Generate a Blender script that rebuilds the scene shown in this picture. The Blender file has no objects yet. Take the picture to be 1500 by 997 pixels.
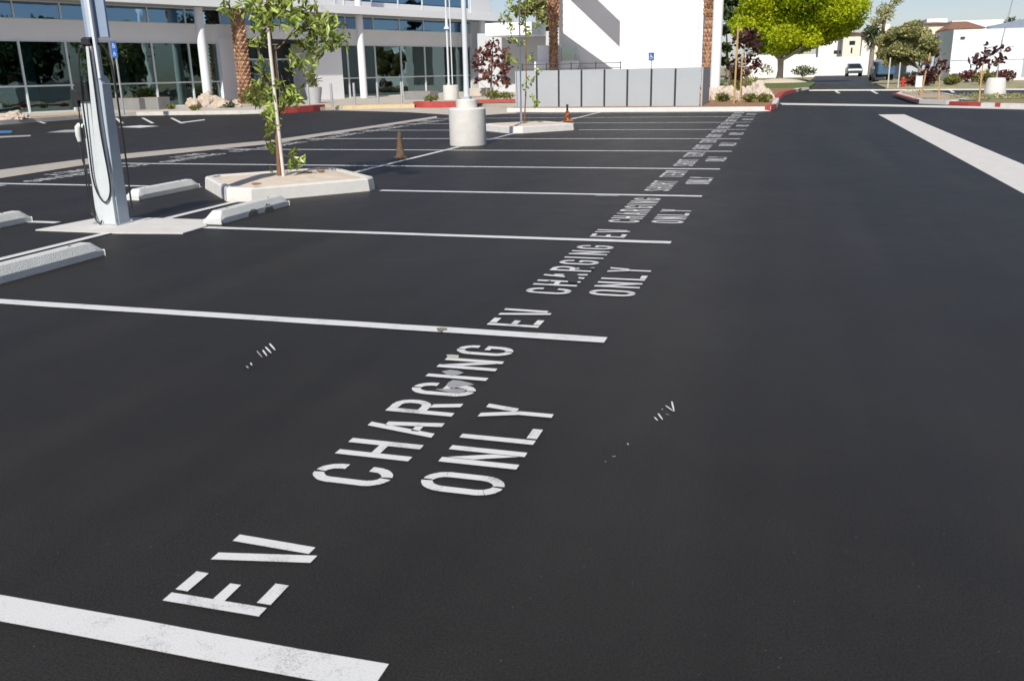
import bpy, bmesh, math, random
import numpy as np
from mathutils import Vector, Matrix
R = math.radians
sc = bpy.context.scene
COL = sc.collection
rnd = random.Random(7)

# ------------------------------------------------------------------ camera
F, PITCH, ROLL, YAW, CAMH = 1308.0, .2919, .0212, -.2945, 1.4524
cam_d = bpy.data.cameras.new('camera'); cam = bpy.data.objects.new('camera', cam_d); COL.objects.link(cam)
cam_d.lens = 36*F/1500; cam_d.sensor_width = 36; cam_d.clip_end = 3000; cam_d.clip_start = .05
Xc = Vector((math.cos(YAW), -math.sin(YAW), 0)); Yc = Vector((math.sin(YAW), math.cos(YAW), 0)); Zc = Vector((0, 0, 1))
fwd = Yc*math.cos(PITCH) - Zc*math.sin(PITCH)
up0 = Yc*math.sin(PITCH) + Zc*math.cos(PITCH)
rt = Xc*math.cos(ROLL) - up0*math.sin(ROLL); up = Xc*math.sin(ROLL) + up0*math.cos(ROLL)
M = Matrix((rt, up, -fwd)).transposed().to_4x4(); M.translation = (0, 0, CAMH)
cam.matrix_world = M
cam_d.dof.use_dof = True; cam_d.dof.focus_distance = 6.5; cam_d.dof.aperture_fstop = 6.3
sc.camera = cam
# ------------------------------------------------------------------ sky, sun, exposure
SUN_EL = R(40)
w = bpy.data.worlds.new('World'); sc.world = w; w.use_nodes = True
nt = w.node_tree; bg = nt.nodes['Background']
sky = nt.nodes.new('ShaderNodeTexSky'); sky.sky_type = 'NISHITA'; sky.sun_disc = False
sky.sun_elevation = SUN_EL; sky.sun_rotation = R(181); sky.air_density = 1.0; sky.dust_density = .5; sky.ozone_density = 3.5
hs = nt.nodes.new('ShaderNodeHueSaturation'); hs.inputs['Saturation'].default_value = .82
nt.links.new(sky.outputs[0], hs.inputs['Color']); cm = nt.nodes.new('ShaderNodeVectorMath'); cm.operation = 'MULTIPLY'; cm.inputs[1].default_value = (1.0, .97, 1.05)
nt.links.new(hs.outputs[0], cm.inputs[0]); nt.links.new(cm.outputs[0], bg.inputs[0]); bg.inputs[1].default_value = .088
sd = bpy.data.lights.new('sun', 'SUN'); sun = bpy.data.objects.new('sun', sd); COL.objects.link(sun)
sd.energy = 4.85; sd.angle = R(.53); sd.color = (1, .95, .87)
sun.rotation_euler = (R(90)-SUN_EL, 0, R(1.5)); sun.location = (0, -30, 30)
sc.view_settings.view_transform = 'Standard'; sc.view_settings.look = 'None'
sc.view_settings.exposure = .1; sc.view_settings.gamma = 1
sc.render.resolution_x = 1024; sc.render.resolution_y = 680

# ------------------------------------------------------------------ placing helpers (survey of the lot)
def G(u, v, z=0.):
    a = (u-750)/F; b = (498.5-v)/F
    cr, sr = math.cos(ROLL), math.sin(ROLL)
    x = a*cr+b*sr; uu = -a*sr+b*cr
    y = math.cos(PITCH)+uu*math.sin(PITCH); zz = -math.sin(PITCH)+uu*math.cos(PITCH)
    X = x*math.cos(YAW)+y*math.sin(YAW); Y = -x*math.sin(YAW)+y*math.cos(YAW)
    t = (z-CAMH)/zz
    return (X*t, Y*t)
def at(u, v, Y):                       # point of the view ray at depth Y
    a = (u-750)/F; b = (498.5-v)/F
    cr, sr = math.cos(ROLL), math.sin(ROLL)
    x = a*cr+b*sr; uu = -a*sr+b*cr
    y = math.cos(PITCH)+uu*math.sin(PITCH); zz = -math.sin(PITCH)+uu*math.cos(PITCH)
    X = x*math.cos(YAW)+y*math.sin(YAW); YY = -x*math.sin(YAW)+y*math.cos(YAW)
    t = Y/YY
    return Vector((X*t, Y, CAMH+zz*t))

# ------------------------------------------------------------------ materials
MATS = {}
def mat(name, col, rough=.7, var=.12, scale=4., bump=0., bscale=60., metal=0., spec=.5, island=0., col2=None, transl=0., coords='Object'):
    if name in MATS: return MATS[name]
    m = bpy.data.materials.new(name); m.use_nodes = True; n = m.node_tree; N = n.nodes; L = n.links
    b = N['Principled BSDF']; b.inputs['Roughness'].default_value = rough; b.inputs['Metallic'].default_value = metal
    b.inputs['Specular IOR Level'].default_value = spec
    tc = N.new('ShaderNodeTexCoord')
    no = N.new('ShaderNodeTexNoise'); no.inputs['Scale'].default_value = scale; no.inputs['Detail'].default_value = 6; no.inputs['Roughness'].default_value = .65
    L.new(tc.outputs[coords], no.inputs['Vector'])
    r = N.new('ShaderNodeValToRGB'); c2 = col2 or tuple(c*(1-2.2*var) for c in col)
    r.color_ramp.elements[0].position = .3; r.color_ramp.elements[1].position = .68
    r.color_ramp.elements[0].color = (*c2, 1); r.color_ramp.elements[1].color = (*col, 1)
    L.new(no.outputs[0], r.inputs[0]); out = r.outputs[0]
    if island:
        g = N.new('ShaderNodeNewGeometry'); hs = N.new('ShaderNodeHueSaturation')
        mr = N.new('ShaderNodeMapRange'); mr.inputs[3].default_value = 1-island; mr.inputs[4].default_value = 1+island
        L.new(g.outputs['Random Per Island'], mr.inputs[0]); L.new(mr.outputs[0], hs.inputs['Value'])
        mr2 = N.new('ShaderNodeMapRange'); mr2.inputs[3].default_value = .485; mr2.inputs[4].default_value = .52
        L.new(g.outputs['Random Per Island'], mr2.inputs[0]); L.new(mr2.outputs[0], hs.inputs['Hue'])
        L.new(out, hs.inputs['Color']); out = hs.outputs[0]
    L.new(out, b.inputs['Base Color'])
    if bump:
        n2 = N.new('ShaderNodeTexNoise'); n2.inputs['Scale'].default_value = bscale; n2.inputs['Detail'].default_value = 3
        L.new(tc.outputs[coords], n2.inputs['Vector'])
        bp = N.new('ShaderNodeBump'); bp.inputs['Strength'].default_value = bump; bp.inputs['Distance'].default_value = .01
        L.new(n2.outputs[0], bp.inputs['Height']); L.new(bp.outputs[0], b.inputs['Normal'])
    if transl:
        t = N.new('ShaderNodeBsdfTranslucent'); mx = N.new('ShaderNodeMixShader'); mx.inputs[0].default_value = transl
        L.new(out, t.inputs[0]); L.new(b.outputs[0], mx.inputs[1]); L.new(t.outputs[0], mx.inputs[2])
        L.new(mx.outputs[0], N['Material Output'].inputs[0])
    MATS[name] = m
    return m

def asphalt_mat(name, base):
    m = bpy.data.materials.new(name); m.use_nodes = True; n = m.node_tree; N = n.nodes; L = n.links
    b = N['Principled BSDF']; b.inputs['Specular IOR Level'].default_value = .3
    tc = N.new('ShaderNodeTexCoord')
    def noise(s, d=4, ro=.6):
        x = N.new('ShaderNodeTexNoise'); x.inputs['Scale'].default_value = s; x.inputs['Detail'].default_value = d; x.inputs['Roughness'].default_value = ro
        L.new(tc.outputs['Object'], x.inputs['Vector']); return x
    big = noise(.35, 6, .7); mid = noise(2.3, 6, .7); fine = noise(150, 5, .75)
    r1 = N.new('ShaderNodeMapRange'); r1.inputs[1].default_value = .3; r1.inputs[2].default_value = .7; r1.inputs[3].default_value = .78; r1.inputs[4].default_value = 1.25
    L.new(big.outputs[0], r1.inputs[0])
    r2 = N.new('ShaderNodeMapRange'); r2.inputs[1].default_value = .3; r2.inputs[2].default_value = .7; r2.inputs[3].default_value = .9; r2.inputs[4].default_value = 1.1
    L.new(mid.outputs[0], r2.inputs[0])
    r3 = N.new('ShaderNodeMapRange'); r3.inputs[1].default_value = .25; r3.inputs[2].default_value = .75; r3.inputs[3].default_value = .05; r3.inputs[4].default_value = 2.3
    L.new(fine.outputs[0], r3.inputs[0])
    m1 = N.new('ShaderNodeMath'); m1.operation = 'MULTIPLY'; L.new(r1.outputs[0], m1.inputs[0]); L.new(r2.outputs[0], m1.inputs[1])
    m2 = N.new('ShaderNodeMath'); m2.operation = 'MULTIPLY'; L.new(m1.outputs[0], m2.inputs[0]); L.new(r3.outputs[0], m2.inputs[1])
    # curved tyre scuffs: thin lines of a distorted wave, masked to a few patches
    wv = N.new('ShaderNodeTexWave'); wv.wave_type = 'RINGS'; wv.rings_direction = 'Z'; wv.inputs['Scale'].default_value = 1.1
    wv.inputs['Distortion'].default_value = 2.5; wv.inputs['Detail'].default_value = 2
    L.new(tc.outputs['Object'], wv.inputs['Vector'])
    pw = N.new('ShaderNodeMath'); pw.operation = 'POWER'; pw.inputs[1].default_value = 30; L.new(wv.outputs[1], pw.inputs[0])
    msk = noise(.55, 2); mr = N.new('ShaderNodeMapRange'); mr.inputs[1].default_value = .6; mr.inputs[2].default_value = .75; mr.inputs[4].default_value = .6
    L.new(msk.outputs[0], mr.inputs[0])
    sc1 = N.new('ShaderNodeMath'); sc1.operation = 'MULTIPLY_ADD'; L.new(pw.outputs[0], sc1.inputs[0]); L.new(mr.outputs[0], sc1.inputs[1]); sc1.inputs[2].default_value = 1
    mp = N.new('ShaderNodeMapping'); mp.inputs['Scale'].default_value = (1.6, .09, 1); L.new(tc.outputs['Object'], mp.inputs[0])
    lap = N.new('ShaderNodeTexNoise'); lap.inputs['Scale'].default_value = 1; lap.inputs['Detail'].default_value = 4; L.new(mp.outputs[0], lap.inputs['Vector'])
    rl = N.new('ShaderNodeMapRange'); rl.inputs[1].default_value = .35; rl.inputs[2].default_value = .65; rl.inputs[3].default_value = .84; rl.inputs[4].default_value = 1.16; L.new(lap.outputs[0], rl.inputs[0])
    ml = N.new('ShaderNodeMath'); ml.operation = 'MULTIPLY'; L.new(m2.outputs[0], ml.inputs[0]); L.new(rl.outputs[0], ml.inputs[1])
    m3 = N.new('ShaderNodeMath'); m3.operation = 'MULTIPLY'; L.new(ml.outputs[0], m3.inputs[0]); L.new(sc1.outputs[0], m3.inputs[1])
    # rare pale grit specks
    vo = N.new('ShaderNodeTexVoronoi'); vo.inputs['Scale'].default_value = 26; L.new(tc.outputs['Object'], vo.inputs['Vector'])
    lt = N.new('ShaderNodeMath'); lt.operation = 'LESS_THAN'; lt.inputs[1].default_value = .07; L.new(vo.outputs['Distance'], lt.inputs[0])
    sp = N.new('ShaderNodeSeparateColor'); L.new(vo.outputs['Color'], sp.inputs[0])
    gt = N.new('ShaderNodeMath'); gt.operation = 'GREATER_THAN'; gt.inputs[1].default_value = .8; L.new(sp.outputs[0], gt.inputs[0])
    an = N.new('ShaderNodeMath'); an.operation = 'MULTIPLY'; L.new(lt.outputs[0], an.inputs[0]); L.new(gt.outputs[0], an.inputs[1])
    cc = N.new('ShaderNodeVectorMath'); cc.operation = 'SCALE'; cc.inputs[0].default_value = base; L.new(m3.outputs[0], cc.inputs['Scale'])
    mx = N.new('ShaderNodeMix'); mx.data_type = 'RGBA'; L.new(an.outputs[0], mx.inputs['Factor']); L.new(cc.outputs[0], mx.inputs[6]); mx.inputs[7].default_value = (.075, .072, .068, 1)
    L.new(mx.outputs[2], b.inputs['Base Color'])
    rr = N.new('ShaderNodeMapRange'); rr.inputs[3].default_value = .48; rr.inputs[4].default_value = .66; L.new(mid.outputs[0], rr.inputs[0]); L.new(rr.outputs[0], b.inputs['Roughness'])
    bp = N.new('ShaderNodeBump'); bp.inputs['Strength'].default_value = .5; bp.inputs['Distance'].default_value = .003; L.new(fine.outputs[0], bp.inputs['Height']); L.new(bp.outputs[0], b.inputs['Normal'])
    return m

def paint_mat(name, col=(.64, .64, .625), wear=.5):
    m = bpy.data.materials.new(name); m.use_nodes = True; n = m.node_tree; N = n.nodes; L = n.links
    b = N['Principled BSDF']; b.inputs['Roughness'].default_value = .6
    tc = N.new('ShaderNodeTexCoord')
    a = N.new('ShaderNodeTexNoise'); a.inputs['Scale'].default_value = 180; a.inputs['Detail'].default_value = 3; L.new(tc.outputs['Object'], a.inputs['Vector'])
    c = N.new('ShaderNodeTexNoise'); c.inputs['Scale'].default_value = 5; c.inputs['Detail'].default_value = 8; c.inputs['Roughness'].default_value = .7; L.new(tc.outputs['Object'], c.inputs['Vector'])
    ad = N.new('ShaderNodeMath'); ad.operation = 'MULTIPLY_ADD'; ad.inputs[1].default_value = .55; L.new(a.outputs[0], ad.inputs[0]); L.new(c.outputs[0], ad.inputs[2])
    r = N.new('ShaderNodeValToRGB'); e = r.color_ramp.elements
    e[0].position = .52-.1*(1-wear); e[0].color = tuple(x*.3 for x in col)+(1,); e[1].position = .72; e[1].color = (*col, 1)
    L.new(ad.outputs[0], r.inputs[0]); L.new(r.outputs[0], b.inputs['Base Color'])
    bp = N.new('ShaderNodeBump'); bp.inputs['Strength'].default_value = .4; bp.inputs['Distance'].default_value = .003; L.new(a.outputs[0], bp.inputs['Height']); L.new(bp.outputs[0], b.inputs['Normal'])
    return m

def glass_mat(name, tint, refl=.25, gcol=(.9, .97, 1)):
    m = bpy.data.materials.new(name); m.use_nodes = True; n = m.node_tree; N = n.nodes; L = n.links
    for x in list(N):
        if x.type != 'OUTPUT_MATERIAL': N.remove(x)
    t = N.new('ShaderNodeBsdfTransparent'); t.inputs[0].default_value = (*tint, 1)
    g = N.new('ShaderNodeBsdfGlossy'); g.inputs['Roughness'].default_value = .015; g.inputs[0].default_value = (*gcol, 1)
    tc = N.new('ShaderNodeTexCoord'); no = N.new('ShaderNodeTexNoise'); no.inputs['Scale'].default_value = .8; L.new(tc.outputs['Object'], no.inputs[0])
    bp = N.new('ShaderNodeBump'); bp.inputs['Strength'].default_value = .12; bp.inputs['Distance'].default_value = .05; L.new(no.outputs[0], bp.inputs['Height']); L.new(bp.outputs[0], g.inputs['Normal'])
    fr = N.new('ShaderNodeFresnel'); fr.inputs[0].default_value = 1.5
    ad = N.new('ShaderNodeMath'); ad.operation = 'ADD'; ad.use_clamp = True; ad.inputs[1].default_value = refl; L.new(fr.outputs[0], ad.inputs[0])
    mx = N.new('ShaderNodeMixShader'); L.new(ad.outputs[0], mx.inputs[0]); L.new(t.outputs[0], mx.inputs[1]); L.new(g.outputs[0], mx.inputs[2])
    L.new(mx.outputs[0], [x for x in N if x.type == 'OUTPUT_MATERIAL'][0].inputs[0])
    return m

asphalt = asphalt_mat('asphalt', (.0172, .0154, .0131))
asphalt2 = asphalt_mat('asphalt_old', (.035, .034, .033))
paint = paint_mat('road_paint'); paint_worn = paint_mat('road_paint_worn', (.62, .62, .61), .8)
paint_faint = paint_mat('road_paint_faint', (.36, .36, .36), 1.0)
blue_paint = paint_mat('blue_paint', (.05, .17, .38))
conc = mat('concrete', (.56, .54, .49), .85, .09, 3, .4, 90)
conc_pale = mat('concrete_pale', (.64, .62, .58), .85, .06, 5, .6, 70)
conc_walk = mat('concrete_walk', (.5, .45, .38), .9, .08, 1.2, .2, 40)
conc_grey = mat('concrete_grey', (.24, .24, .235), .8, .08, 2, .2, 40)
stop_m = mat('wheel_stop_paint', (.62, .63, .6), .7, .06, 7, .7, 90)
broken_m = mat('broken_concrete', (.2, .19, .175), .95, .2, 30, .8, 60)
white = mat('white_render', (.82, .83, .84), .7, .02, .6)
white2 = mat('white_panel', (.74, .76, .78), .45, .02, 1)
spandrel_m = mat('spandrel', (.85, .85, .85), .5, .03, .5)
greywall = mat('grey_wall', (.52, .54, .56), .7, .03, .7)
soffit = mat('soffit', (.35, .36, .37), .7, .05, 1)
dark = mat('dark_metal', (.03, .031, .033), .5, .1, 5)
black_rub = mat('black_rubber', (.018, .018, .02), .45, .1, 20)
black_pl = mat('black_plastic', (.025, .025, .028), .35, .1, 20)
alu = mat('aluminium', (.52, .55, .58), .35, .05, 8, metal=.5)
postgrey = mat('post_grey', (.42, .48, .53), .4, .06, 6)
chargewhite = mat('charger_white', (.54, .575, .58), .35, .04, 6)
steel = mat('steel', (.55, .56, .57), .4, .06, 8, metal=.6)
poleM = mat('pole_paint', (.62, .65, .67), .4, .04, 5)
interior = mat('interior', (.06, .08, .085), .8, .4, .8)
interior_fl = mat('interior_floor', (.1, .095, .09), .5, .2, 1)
curtain = mat('curtain', (.25, .45, .4), .8, .1, 3)
redk = mat('red_kerb', (.45, .06, .05), .7, .15, 6)
yellowm = mat('yellow_kerb', (.6, .47, .27), .75, .12, 3)
mulch = mat('mulch', (.36, .2, .1), .95, .35, 7, .8, 30, col2=(.19, .1, .05))
gravel = mat('gravel', (.5, .4, .3), .95, .2, 9, .8, 40, col2=(.3, .22, .15))
sandm = mat('sand', (.66, .56, .45), .95, .1, 6, .6, 60)
dryg = mat('dry_ground', (.38, .32, .2), .95, .2, 2, .5, 10, col2=(.22, .22, .1))
lawn = mat('lawn', (.13, .17, .04), .95, .2, 3, .6, 30)
rockm = mat('rock', (.55, .48, .4), .9, .2, 4, .8, 12, col2=(.36, .27, .2))
bark = mat('bark', (.26, .13, .07), .9, .2, 12, .8, 40)
barkg = mat('bark_grey', (.3, .25, .2), .9, .2, 6, .8, 20)
palmbark = mat('palm_bark', (.47, .28, .18), .9, .25, 9, .9, 30, col2=(.22, .11, .065), island=.45)
stakew = mat('stake_white', (.66, .62, .56), .8, .1, 10)
stakem = mat('stake_wood', (.5, .33, .15), .85, .1, 10)
glass = glass_mat('glass', (.34, .5, .5), .13, (.7, .95, .95))
glass_up = glass_mat('glass_upper', (.12, .17, .19), .42, (.42, .68, 1))
glass_cl = glass_mat('glass_clear', (.6, .72, .7), .08)
leaf_young = mat('leaf_young', (.5, .55, .13), .35, .2, 5, island=.7, transl=.4, col2=(.14, .2, .035))
leaf_ficus = mat('leaf_ficus', (.62, .64, .015), .5, .2, .35, island=.45, transl=.55, col2=(.34, .45, .015))
leaf_olive = mat('leaf_olive', (.55, .5, .23), .7, .2, .8, island=.4, transl=.42, col2=(.2, .23, .08))
leaf_dark = mat('leaf_dark', (.05, .08, .02), .6, .2, .6, island=.5, transl=.2, col2=(.03, .05, .015))
leaf_purple = mat('leaf_purple', (.1, .03, .03), .5, .2, 2, island=.6, transl=.25, col2=(.05, .018, .022))
leaf_redbrown = mat('leaf_redbrown', (.2, .07, .05), .5, .2, 2, island=.6, transl=.3, col2=(.1, .03, .03))
leaf_grass = mat('leaf_grass', (.22, .22, .05), .7, .2, 5, island=.5, transl=.3)
leaf_palm = mat('leaf_palm', (.07, .1, .03), .5, .2, 2, island=.4, transl=.2)
tile_m = mat('roof_tile', (.3, .15, .1), .85, .15, 3)
stucco = mat('stucco', (.75, .68, .56), .9, .05, 1)
stucco_p = mat('stucco_pale', (.8, .78, .72), .9, .04, 1)
warehouse_m = mat('warehouse_wall', (.72, .76, .82), .8, .03, .5)
carpaint = mat('car_paint', (.07, .085, .095), .35, .03, 2, metal=.2)
carblue = mat('blue_tarp', (.05, .11, .2), .6, .2, 2)
carglass = mat('car_glass', (.02, .025, .03), .08, .05, 2)
tyre = mat('tyre', (.02, .02, .02), .8, .1, 8)
coneor = mat('cone_orange', (.55, .16, .04), .6, .15, 12)
conebr = mat('cone_brown', (.15, .095, .055), .85, .3, 18, .6, 30, col2=(.07, .045, .03))
signblue = mat('sign_blue', (.02, .1, .36), .4, .03, 5)
signwhite = mat('sign_white', (.8, .8, .8), .4, .02, 5)
redm = mat('hydrant_red', (.5, .04, .03), .5, .1, 6)
lampg = mat('lamp_lens', (.7, .08, .05), .3, .05, 5)
greyback = mat('panel_blue_grey', (.25, .32, .43), .4, .05, 3)

# ------------------------------------------------------------------ mesh helpers
class MB:
    def __init__(s): s.v = []; s.f = []
    def add(s, vs, fs):
        o = len(s.v); s.v += [tuple(v) for v in vs]; s.f += [tuple(i+o for i in f) for f in fs]; return s
    def box(s, c, d, rz=0, tx=1, ty=1):
        """box centred in xy on c, standing from c.z; d = sizes; tx,ty = top taper"""
        x, y, z = d[0]/2, d[1]/2, d[2]; cs, sn = math.cos(rz), math.sin(rz)
        vs = []
        for k, (ax, ay) in ((0, (1, 1)), (z, (tx, ty))):
            for sx, sy in ((-1, -1), (1, -1), (1, 1), (-1, 1)):
                px, py = sx*x*ax, sy*y*ay
                vs.append((c[0]+px*cs-py*sn, c[1]+px*sn+py*cs, c[2]+k))
        return s.add(vs, [(3, 2, 1, 0), (4, 5, 6, 7), (0, 1, 5, 4), (1, 2, 6, 5), (2, 3, 7, 6), (3, 0, 4, 7)])
    def prism(s, pts, z0, z1, inset=0):
        n = len(pts); c = (sum(p[0] for p in pts)/n, sum(p[1] for p in pts)/n)
        top = [(p[0]+(c[0]-p[0])*inset, p[1]+(c[1]-p[1])*inset) for p in pts]
        a = sum(pts[i][0]*pts[(i+1) % n][1]-pts[(i+1) % n][0]*pts[i][1] for i in range(n))
        if a < 0: pts = pts[::-1]; top = top[::-1]
        return s.add([(p[0], p[1], z0) for p in pts]+[(p[0], p[1], z1) for p in top],
                     [tuple(range(n))[::-1], tuple(range(n, 2*n))]+[(i, (i+1) % n, n+(i+1) % n, n+i) for i in range(n)])
    def tube(s, pts, r, n=10, cap=True):
        pts = [Vector(p) for p in pts]; rs = r if isinstance(r, (list, tuple)) else [r]*len(pts)
        o = len(s.v); prev = None
        for i, p in enumerate(pts):
            d = (pts[min(i+1, len(pts)-1)]-pts[max(i-1, 0)]).normalized()
            ref = prev if prev else (Vector((1, 0, 0)) if abs(d.x) < .9 else Vector((0, 1, 0)))
            a = (ref-d*ref.dot(d)).normalized(); prev = a; b = d.cross(a)
            for k in range(n):
                t = 2*math.pi*k/n; s.v.append(tuple(p+(a*math.cos(t)+b*math.sin(t))*rs[i]))
        for i in range(len(pts)-1):
            for k in range(n):
                s.f.append((o+i*n+k, o+i*n+(k+1) % n, o+(i+1)*n+(k+1) % n, o+(i+1)*n+k))
        if cap:
            s.f.append(tuple(o+k for k in range(n))[::-1]); s.f.append(tuple(o+(len(pts)-1)*n+k for k in range(n)))
        return s
    def lathe(s, c, prof, n=24):
        return s.tube([(c[0], c[1], c[2]+z) for _, z in prof], [max(r, .0005) for r, _ in prof], n)
    def build(s, name, m, parent=None, smooth=False, bevel=0):
        me = bpy.data.meshes.new(name); me.from_pydata(s.v, [], s.f); me.materials.append(m); me.update()
        if smooth: me.polygons.foreach_set('use_smooth', [True]*len(me.polygons))
        o = bpy.data.objects.new(name, me); COL.objects.link(o)
        if parent:
            o.parent = parent; o.matrix_parent_inverse = Matrix.Translation(-parent.location) if parent.type == 'EMPTY' else Matrix()
        if smooth:
            try: me.set_sharp_from_angle(angle=R(38))
            except Exception: pass
        if bevel:
            bv = o.modifiers.new('b', 'BEVEL'); bv.width = bevel; bv.segments = 2; bv.limit_method = 'ANGLE'; bv.angle_limit = R(40)
        return o
def tag(o, label=None, cat=None, group=None, kind=None):
    if label: o['label'] = label
    if cat: o['category'] = cat
    if group: o['group'] = group
    if kind: o['kind'] = kind
    return o
def thing(name, loc, label, cat, group=None):
    o = bpy.data.objects.new(name, None); COL.objects.link(o); o.location = loc; o.empty_display_size = .2
    return tag(o, label, cat, group)
def struct(name, mb, m): return tag(mb.build(name, m), kind='structure')
def sheet(name, pts, z, m, kind='structure'):
    mb = MB(); n = len(pts)
    a = sum(pts[i][0]*pts[(i+1) % n][1]-pts[(i+1) % n][0]*pts[i][1] for i in range(n))
    if a < 0: pts = pts[::-1]
    mb.add([(p[0], p[1], z) for p in pts], [tuple(range(n))])
    return tag(mb.build(name, m), kind=kind)
def rect(x0, y0, x1, y1): return [(x0, y0), (x1, y0), (x1, y1), (x0, y1)]

def leaves(clusters, size, asp=.5, seed=1, fold=.15, droop=.0):
    """clusters: (centre, (rx,ry,rz), count) -> MB of leaf faces (six-point blades)"""
    g = np.random.default_rng(seed); mb = MB()
    for c, rad, n in clusters:
        n = int(n)
        d = g.normal(size=(n, 3)); d /= np.linalg.norm(d, axis=1)[:, None]
        rr = g.random(n)**(1/2.2)
        P = np.array(c)+d*rr[:, None]*np.array(rad)
        for p, dd in zip(P, d):
            a = dd*.8+g.normal(size=3)*.8; a[2] -= droop; a /= np.linalg.norm(a)
            b = np.cross(a, g.normal(size=3)); b /= np.linalg.norm(b)+1e-9; nn = np.cross(a, b)
            L = size*(.6+.8*g.random()); W = L*asp*.5
            vs = [p-a*L*.5, p-a*L*.12+b*W+nn*fold*L*.4, p+a*L*.28+b*W*.7+nn*fold*L*.3, p+a*L*.5, p+a*L*.28-b*W*.7+nn*fold*L*.3, p-a*L*.12-b*W+nn*fold*L*.4]
            mb.add(vs, [(0, 1, 2, 3), (0, 3, 4, 5)])
    return mb

# ================================================================== GROUND
far_ground = sheet('ground', rect(-900, -200, 900, 2500), -.02, dryg)
sheet('parking_lot_asphalt', rect(-45, -25, 60, 63.2), 0, asphalt)
Y0, S = 1.722, 3.0155
XR, XC = -.888, -6.37
def line(name, pts, z=.004, m=paint): 
    o = sheet(name, pts, z, m, kind=None); return o
ordn = ['nearest', 'second', 'third', 'fourth', 'fifth', 'sixth', 'seventh', 'eighth', 'ninth', 'tenth', 'eleventh']
def noisy_strip(x0, x1, y, wd, seed):
    g = random.Random(seed); n = max(2, int((x1-x0)/.25)); a = []; b = []
    for i in range(n+1):
        x = x0+(x1-x0)*i/n; a.append((x, y-wd/2+g.uniform(-.003, .003))); b.append((x, y+wd/2+g.uniform(-.003, .003)))
    return a, b
def strip_obj(name, x0, x1, y, wd, z, m, seed=0, along='x'):
    a, b = noisy_strip(x0, x1, y, wd, seed); n = len(a); mb = MB()
    if along == 'y': a = [(q, p) for p, q in a]; b = [(q, p) for p, q in b]; a, b = b, a
    mb.add([(p[0], p[1], z) for p in a+b], [(i, i+1, n+i+1, n+i) for i in range(n-1)])
    return mb
for n in range(11):
    y = Y0+S*n
    if y > 32.2: break
    xl = -11.55 if n > 3 else -11.7
    segs = [(xl, XR)]
    if n in (3, 7): segs = [(xl, -7.75), (-5.02, XR)]
    if n == 2: segs = [(xl, -7.42), (-5.58, XR)]
    for k, (a, b) in enumerate(segs):
        side = '' if len(segs) == 1 else (' left part,' if k == 0 else ' right part,')
        o = strip_obj('', a, b, y, .108, .0045, paint, n).build('stall_line', paint)
        tag(o, f'{ordn[n]} white stall line on black asphalt,{side} counting away from the viewer', 'stall line', 'white lines between the stalls')
for (a, b), lab in zip(((-2, 7.28), (8.2, 9.5), (12.2, 17.6), (18.6, 21.5), (24.15, 32.4)), ('running from the left edge up to the charger pad', 'between charger pad and first diamond island', 'between first diamond island and the light pole base', 'short, between light pole base and second diamond island', 'beyond the second diamond island towards the panel fence')):
    tag(strip_obj('', a, b, XC, .1, .0085, paint, int(a), along='y').build('centre_line', paint), 'white centre line '+lab, 'centre line', 'pieces of the centre line')

# ------------------------------------------------------------------ stencil lettering
def arc(cx, cy, rx, ry, a0, a1, tx, ty, n=6):
    o = [(cx+rx*math.cos(R(a0+(a1-a0)*i/n)), cy+ry*math.sin(R(a0+(a1-a0)*i/n))) for i in range(n+1)]
    i_ = [(cx+(rx-tx)*math.cos(R(a0+(a1-a0)*i/n)), cy+(ry-ty)*math.sin(R(a0+(a1-a0)*i/n))) for i in range(n+1)]
    return [[o[k], o[k+1], i_[k+1], i_[k]] for k in range(n)]
T, H_ = .265, .135      # stroke thickness as share of letter width / height
def rc(x0, y0, x1, y1): return [[(x0, y0), (x1, y0), (x1, y1), (x0, y1)]]
def slab(p, q, w_): return [[(p[0], p[1]), (p[0]+w_, p[1]), (q[0]+w_, q[1]), (q[0], q[1])]]
def ocurve(gap_r0=None, gap_r1=None):
    g = []
    g += arc(.5, .72, .5, .28, 8, 172, T, H_, 8) + arc(.5, .28, .5, .28, 188, 352, T, H_, 8)
    return g
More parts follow.
